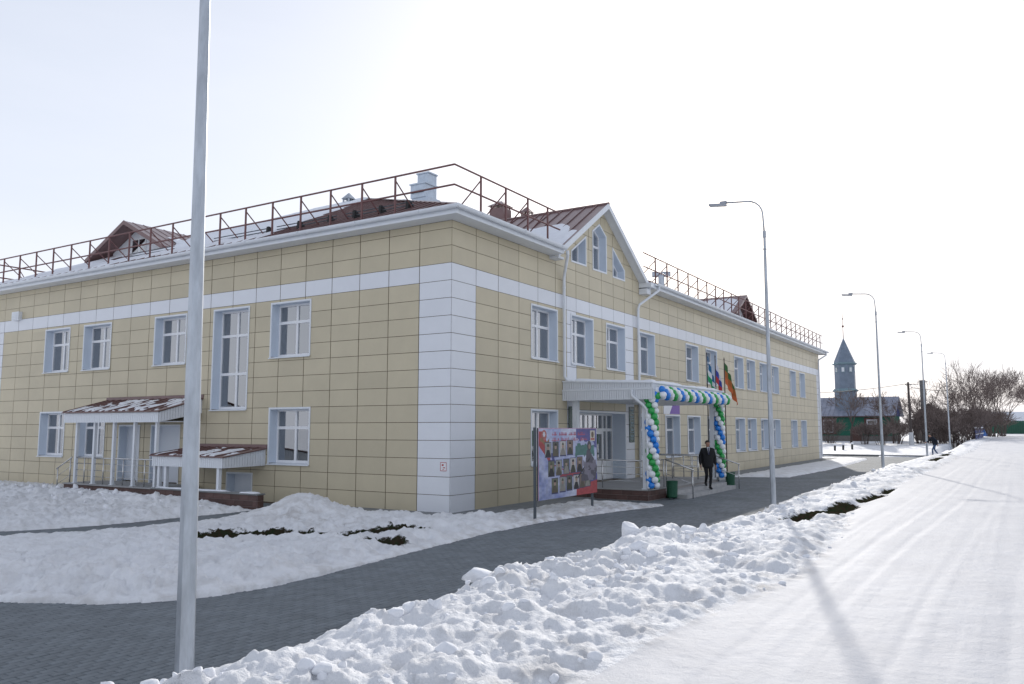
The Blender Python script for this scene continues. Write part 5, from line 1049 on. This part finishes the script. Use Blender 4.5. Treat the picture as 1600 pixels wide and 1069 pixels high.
tw = oc([(1.42, 4.3), (1.42, 7.25)], 'mosque_blue', 'tower_base'); oc([(1.60, 7.25), (1.64, 7.35), (1.40, 7.62)], 'mosque_trim', 'ledge'); oc([(1.32, 7.5), (1.32, 10.9)], 'mosque_blue', 'tower_shaft'); oc([(1.35, 10.75), (1.58, 10.9), (1.60, 11.02), (1.30, 11.15)], 'mosque_trim', 'ledge'); oc([(1.42, 11.03), (.70, 12.75), (.04, 14.35)], 'mosque_blue', 'spire')
m = MB(); m.tube([(MX, MY, 14.2), (MX, MY, 18.0)], [.05, .02], 6)
for z, r_ in ((16.0, .16), (17.0, .10)): m.lathe((MX, MY, z), [(.01, -r_), (r_ * .7, -r_ * .7), (r_, 0), (r_ * .7, r_ * .7), (.01, r_)], 10)
part('finial', m, 'rail_brown', MO)
for k in range(8):
    a = 2 * math.pi * k / 8; ca_, sa = math.cos(a), math.sin(a); rr_ = 1.32 * math.cos(math.pi / 8)
    m = MB(); w_ = .24; tx, ty = -sa, ca_; p = [(MX + ca_ * (rr_ + .002) + tx * s * w_, MY + sa * (rr_ + .002) + ty * s * w_, z) for s, z in ((-1, 9.75), (1, 9.75), (1, 10.5), (-1, 10.5))]; m.prism(p, Vector((ca_ * .04, sa * .04, 0))); wn = part('tower_window', m, 'mosque_trim', MO)
    m = MB(); w_ = .16; p = [(MX + ca_ * (rr_ + .043) + tx * s * w_, MY + sa * (rr_ + .043) + ty * s * w_, z) for s, z in ((-1, 9.85), (1, 9.85), (1, 10.4), (-1, 10.4))]; m.prism(p, Vector((ca_ * .01, sa * .01, 0))); part('pane', m, 'glass' if k % 2 else 'panel_white', wn)

# ================================================================== POLES, WIRES, FENCES, FAR HOUSES
t = thing('utility_pole', (3.3, 80, .5), 'wooden utility pole with whitewashed foot in front of bare shrubs', 'utility pole')
m = MB(); m.tube([(3.3, 80, .2), (3.25, 80, 7.4)], [.16, .11], 10); part('pole', m, 'pole_wood', t); m = MB(); m.tube([(3.3, 80, .2), (3.29, 80, 1.95)], [.30, .20], 10); part('concrete_foot', m, 'whitewash', t); m = MB(); m.tube([(3.0, 80, 7.1), (3.55, 80, 7.1)], .04, 6); m.lathe((3.0, 80, 7.1), [(.04, 0), (.05, .06), (.03, .14)], 8); m.lathe((3.55, 80, 7.1), [(.04, 0), (.05, .06), (.03, .14)], 8); part('crossarm', m, 'dark_steel', t)
t = thing('utility_pole', (3.75, 90, .5), 'thick dark concrete utility pole standing behind the fourth lamp', 'utility pole')
m = MB(); m.box(3.47, 89.85, .2, 4.07, 90.15, 8.1); part('pole', m, 'pole_concrete', t); m = MB(); m.tube([(3.2, 90, 7.9), (4.3, 90, 7.9)], .04, 6); part('crossarm', m, 'dark_steel', t)
def wire(a, b, sag, label, r_=.022):
    a, b = Vector(a), Vector(b); m = MB(); m.tube([a.lerp(b, k / 12) - Vector((0, 0, sag * 4 * (k / 12) * (1 - k / 12))) for k in range(13)], r_, 5); solo('overhead_wire', m, 'wire', tuple(a), label, 'wire', 'overhead wires')
wire((-12, 88, 6.9), (3.0, 80, 7.22), .35, 'overhead wire running from behind the long building to the wooden pole', .03); wire((3.0, 80, 7.22), (4.3, 90, 7.95), .2, 'upper overhead wire between the two utility poles', .03); wire((3.55, 80, 6.8), (8.5, 96, 7.0), .2, 'lower overhead wire leading into the bare trees', .03)
def plank_fence(pts_, h, mt, label, zoff=0, w=.14, gap=.012, rails=False):
    x, y = pts_[0]; t = thing('fence', (x, y, ground_z(x, y)), label, 'fence')
    for (xa, ya), (xb_, yb) in zip(pts_[:-1], pts_[1:]):
        L = math.hypot(xb_ - xa, yb - ya); n = int(L / w); ux, uy = (xb_ - xa) / L, (yb - ya) / L
        for i in range(n):
            cx, cy = xa + ux * (i + .5) * w, ya + uy * (i + .5) * w; z = float(rise(np.array([cy]))[0]) + .4 + zoff; hw = w / 2 - gap / 2; m = MB()
            m.prism([(cx - ux * hw, cy - uy * hw, z - .2), (cx + ux * hw, cy + uy * hw, z - .2), (cx + ux * hw, cy + uy * hw, z + h + random.uniform(-.03, .03)), (cx - ux * hw, cy - uy * hw, z + h + random.uniform(-.03, .03))], Vector((-uy * .025, ux * .025, 0))); part('board', m, mt, t)
        m = MB()
        for zz in (.3, h - .35): m.tube([(xa - uy * .05, ya + ux * .05, float(rise(np.array([ya]))[0]) + .4 + zoff + zz), (xb_ - uy * .05, yb + ux * .05, float(rise(np.array([yb]))[0]) + .4 + zoff + zz)], .035, 4)
        part('rail', m, mt, t)
        if rails:
            m = MB(); m.tube([(xa + uy * .06, ya - ux * .06, float(rise(np.array([ya]))[0]) + .4 + zoff + .75), (xb_ + uy * .06, yb - ux * .06, float(rise(np.array([yb]))[0]) + .4 + zoff + .75)], .07, 4); part('snow_strip', m, 'roof_snow', t)
            m = MB(); m.tube([(xa, ya, float(rise(np.array([ya]))[0]) + .4 + zoff + h + .04), (xb_, yb, float(rise(np.array([yb]))[0]) + .4 + zoff + h + .04)], .10, 5); part('snow_cap', m, 'roof_snow', t)
    return t
plank_fence([(8.9, 92.0), (9.0, 112)], 1.45, 'fence_blue', 'blue board fence topped with snow at the end of the bank', w=.32, rails=True)
plank_fence([(8.6, 160), (30, 158)], 2.5, 'fence_green', 'green board fence closing the end of the road', w=.36)
plank_fence([(24, -60), (24, 70)], 2.0, 'fence_green', 'green board fence across the road, reflected in the entrance glass', w=.9)
m = MB(); hx, hy = 14, 166; m.box(hx - 6.5, hy - 3, .8, hx + 8, hy + 4, 3.6); t = thing('far_house', (hx, hy, .8), 'low far house with snow-covered roof above the green fence', 'house'); part('wall', m, 'house_wood', t); m = MB(); m.prism([(hx - 7, hy - 3.8, 3.5), (hx - 7, hy + 4.8, 3.5), (hx - 7, hy + .5, 5.6)], Vector((15.5, 0, 0))); part('roof', m, 'roof_snow', t)
m = MB(); hx, hy = 4.7, 112; m.box(hx - 3.9, hy - 3, .4, hx - .2, hy + 4, 4.0); t = thing('shed', (hx, hy, .5), 'dark shed with pitched roof half hidden behind bare shrubs', 'shed'); part('wall', m, 'house_wood', t); m = MB(); m.prism([(hx - 4.3, hy - 3.4, 3.9), (hx + .2, hy - 3.4, 3.9), (hx - 2.0, hy - 3.4, 5.9)], Vector((0, 8, 0))); part('roof', m, 'pole_wood', t)
m = MB(); rs = random.Random(5)
rings = [[(8.4 + (.9 - .25 * k) * math.cos(a) + rs.uniform(-.1, .1), 124 + (1.6 - .4 * k) * math.sin(a), 1.1 + k * .62 + rs.uniform(-.12, .12)) for a in [2 * math.pi * j / 9 for j in range(9)]] for k in range(4)]; m.loft(rings); solo('tarpaulin', m, 'tarp_blue', (8.4, 124, 1.0), 'bright blue tarpaulin heap behind the blue fence', 'tarpaulin')
for k, (x, y) in enumerate(((-2.05, 66.0), (-1.55, 67.5), (-1.0, 69.2))):
    z = ground_z(x, y); t = thing('short_post', (x, y, z), ('leftmost', 'middle', 'rightmost')[k] + ' of three short black posts capped with snow beside the building', 'post', 'three snow-capped posts'); m = MB(); m.tube([(x, y, z - .2), (x + .02, y, z + .5)], .10, 7); part('stake', m, 'black', t); m = MB(); m.lathe((x + .02, y, z + .49), [(.13, 0), (.16, .06), (.11, .16), (.01, .19)], 8); part('snow_cap', m, 'snow_clod', t)

# ================================================================== BARE TREES AND SHRUBS
def limb_tubes(m, segs, n):
    for p, q, a, b in segs:
        d = (q - p); L = d.length
        if L < 1e-4: continue
        d /= L; u = d.cross(Vector((0, 0, 1)) if abs(d.z) < .95 else Vector((1, 0, 0))).normalized(); w = d.cross(u); o = len(m.v)
        for c, r_ in ((p, a), (q, b)):
            for j in range(n): t = 2 * math.pi * j / n; m.v.append(tuple(c + (u * math.cos(t) + w * math.sin(t)) * r_))
        m.f += [(o + j, o + (j + 1) % n, o + n + (j + 1) % n, o + n + j) for j in range(n)]
def bare_tree(x, y, h, label, seed, kind='tree', trunks=1, spread=.55, depth=5, cat='tree', group='bare trees beyond the path', white=False, dens=1.0, twig=.012):
    z = ground_z(x, y) - .1; t = thing('bare_' + kind, (x, y, z), label, cat, group); rs = random.Random(seed); big, small = [], []
    def grow(p, d, L, r_, lv):
        k = 3 if lv < 2 else 2; q = p; dd = d
        for i in range(k):
            dd = (dd + Vector((rs.uniform(-1, 1), rs.uniform(-1, 1), rs.uniform(-.3, .6))) * .16).normalized(); nq = q + dd * (L / k); r1 = r_ * (1 - .30 * (i + 1) / k); (big if lv < 2 else small).append((q, nq, r_ * (1 - .30 * i / k), r1))
            if lv > 0 and lv < depth and rs.random() < .95 * dens: side(nq, dd, L, r1, lv)
            q = nq
        if lv < depth:
            for i in range(2 if lv else 3): side(q, dd, L * 1.0, r_ * .72, lv)
    def side(p, d, L, r_, lv):
        a = d.cross(Vector((rs.uniform(-1, 1), rs.uniform(-1, 1), rs.uniform(-1, 1)))).normalized(); nd = (d + a * rs.uniform(.35, 1.0) * (spread / .55) + Vector((0, 0, .18))).normalized(); grow(p, nd, L * rs.uniform(.58, .82), max(twig, r_ * rs.uniform(.5, .72)), lv + 1)
    for k in range(trunks):
        a = rs.uniform(0, 6.28); tilt = 0.05 if trunks == 1 else rs.uniform(.1, .5); off = 0 if trunks == 1 else rs.uniform(0, .5); grow(Vector((x + off * math.cos(a), y + off * math.sin(a), z)), Vector((tilt * math.cos(a), tilt * math.sin(a), 1)).normalized(), h * (.36 if trunks == 1 else rs.uniform(.3, .42)), (.022 * h if trunks == 1 else .010 * h), 0)
    m = MB(); limb_tubes(m, big, 6); part('trunk', m, 'bark', t, smooth=True); m = MB(); limb_tubes(m, small, 3); part('crown', m, 'twig', t)
    if white: m = MB(); m.tube([(x, y, z), (x, y, z + 1.1)], [.027 * h, .024 * h], 8); part('whitewash', m, 'whitewash', t)
TR_ = [  # x, y, height, kind, trunks, label
 (8.0, 101, 9.8, 'tree', 3, 'tallest bare tree behind the smallest lamp'), (9.2, 118, 9.6, 'tree', 3, 'bare spreading tree above the blue fence'), (11.2, 126, 9.6, 'tree', 2, 'rounded bare tree at the right, leaning over the blue tarpaulin'), (14.3, 132, 8.4, 'tree', 2, 'rightmost bare tree with long branches above the green fence'),
 (5.0, 101, 8.6, 'tree', 4, 'dense bare tree behind the thick utility pole'), (6.9, 108, 9.0, 'tree', 4, 'bare tree between the thick pole and the tallest tree'), (10.2, 122, 9.0, 'tree', 4, 'dense bare tree between the fence trees'),
 (-3.5, 84, 6.4, 'tree', 1, 'single bare tree with dark trunk in front of the green wall'), (-8.6, 82, 5.6, 'tree', 3, 'bare tree beside the far corner of the long building'), (.8, 86, 5.6, 'tree', 1, 'slim bare tree at the right end of the minaret house'), (2.3, 92, 6.6, 'tree', 3, 'bare tree between the minaret house and the wooden pole')]
for i, (x, y, h, kd, tk, lb) in enumerate(TR_): bare_tree(x, y, h, lb, 100 + i, kd, tk, depth=5 if tk < 3 else 4, dens=.9, twig=.016)
SH = [(9.6, 120, 4.6, 'bare shrub behind the blue tarpaulin'), (11.0, 130, 4.4, 'bare shrub under the rounded tree at the right'), (.3, 80, 2.8, 'bare shrub in front of the right end of the minaret house'), (-9.8, 84, 3.6, 'bare shrub partly hidden by the long building'), (5.9, 86, 3.8, 'low bare shrub behind the walking person'), (7.0, 89, 3.6, 'low bare shrub at the foot of the last lamp'), (-7.3, 80, 3.4, 'bare shrub left of the green wall'), (-5.6, 83, 3.2, 'bare shrub below the minaret'), (-1.6, 82, 2.6, 'low bare shrub below the house window'), (1.5, 84, 3.0, 'low bare shrub left of the wooden pole'), (4.6, 88, 4.6, 'tall bare shrub just right of the wooden pole'), (5.4, 91, 4.8, 'bare shrub left of the thick utility pole'), (6.6, 92, 4.4, 'bare shrub between the thick pole and the last lamp'), (7.5, 93.5, 4.2, 'bare shrub behind the last lamp'), (8.3, 97, 4.4, 'bare shrub at the near end of the blue fence'), (8.4, 104, 4.6, 'bare shrub behind the blue fence boards'), (8.6, 112, 4.8, 'bare shrub over the far end of the blue fence'), (3.5, 86, 3.6, 'bare shrub right behind the wooden pole')]
for i, (x, y, h, lb) in enumerate(SH): bare_tree(x, y, h, lb, 300 + i, 'shrub', 16, spread=.6, depth=3, cat='shrub', group='bare shrubs beyond the path', dens=1.5, twig=.017)

# ================================================================== SNOW CHUNKS
def chunk_mesh(seed, n1=7, n2=10):
    rs = np.random.default_rng(seed); m = MB(); rings = []
    for k in range(n1):
        ph = -math.pi / 2 + math.pi * k / (n1 - 1); rings.append([(math.cos(ph) * math.cos(a), math.cos(ph) * math.sin(a), math.sin(ph)) for a in [2 * math.pi * j / n2 for j in range(n2)]])
    m.loft(rings, cap=False); v = np.array(m.v); ax = rs.normal(size=(16, 3)); ax /= np.linalg.norm(ax, axis=1)[:, None]; lim = rs.uniform(.5, .85, 16)
    for a, l_ in zip(ax, lim): d = v @ a; v = v - np.outer(np.maximum(0, d - l_) * .96, a)
    v *= 1 + .16 * fbm(v[:, 0] * 2.3 + seed, v[:, 1] * 2.3 + v[:, 2] * 1.7, seed, 3)[:, None]; m.v = v.tolist(); return m
BIG = [(7.62, -9.75, .24, .14, 'flat snow slab tipped up on the bank edge above the path'), (7.85, -5.8, .22, .22, 'large pointed snow lump topping the bank'), (8.4, -4.6, .24, .15, 'squarish snow block on the bank right of the largest lump'), (8.6, -7.2, .16, .11, 'snow block lying in the middle of the bank')]
for i, (x, y, r_, hz, lb) in enumerate(BIG):
    z = ground_z(x, y); c = chunk_mesh(50 + i, 11, 16); v = np.array(c.v) * (r_ * 1.25, r_ * .9, hz); a = .7 * i; v[:, :2] = v[:, :2] @ np.array([[math.cos(a), -math.sin(a)], [math.sin(a), math.cos(a)]]); c.v = (v + (x, y, z + hz * .30)).tolist(); solo('snow_chunk', c, 'snow_clod', (x, y, z), lb, 'snow chunk', 'largest snow chunks on the bank', smooth=True)
def scatter():
    rs = np.random.default_rng(11); base = [np.array(chunk_mesh(k).v) for k in range(6)]; fs = chunk_mesh(0).f; m = MB(); n = 1500; y = rs.uniform(-15, 26, n) ** 1.0; y = np.where(rs.random(n) < .6, rs.uniform(-15, 2, n), y); s = np.clip(rs.normal(.34, .24, n), .04, 1.02); x = xe(y) + s * (xr(y) - xe(y)); clump = fbm(x * .6, y * .6, 33, 3) + .5; z, so, _ = terrain(x, y)
    for i in range(n):
        if so[i] > .3 or rs.random() > clump[i] * 1.3 or math.hypot(x[i] - 7.25, y[i] - 5.9) < .3: continue
        r_ = min(.11, .016 * rs.lognormal(.65, .65)); v = base[i % 6] * (r_ * rs.uniform(.8, 1.3), r_ * rs.uniform(.8, 1.3), r_ * rs.uniform(.6, 1)); a = rs.uniform(0, 6.28); v[:, :2] = v[:, :2] @ np.array([[math.cos(a), -math.sin(a)], [math.sin(a), math.cos(a)]]); m.add((v + (x[i], y[i], z[i] + r_ * .05)).tolist(), fs)
    for i in range(220):     # crumbs on the shovelled heap by the side porch
        xx, yy = rs.uniform(-22, -6), rs.normal(-3.3, .8); zz = ground_z(xx, yy) if i < 90 else None
        if zz is None or zz < .02: continue
        r_ = min(.14, .04 * rs.lognormal(.2, .5)); m.add((base[i % 6] * r_ + (xx, yy, zz + r_ * .2)).tolist(), fs)
    o = solo('snow_crumbs', m, 'snow_clod', (0, 0, 0), 'loose lumps of ploughed snow strewn over the bank and heap', 'snow', kind='stuff', smooth=True)
scatter()
print('triangles', sum(len(o.data.loop_triangles) or sum(len(p.vertices) - 2 for p in o.data.polygons) for o in bpy.data.objects if o.type == 'MESH'))
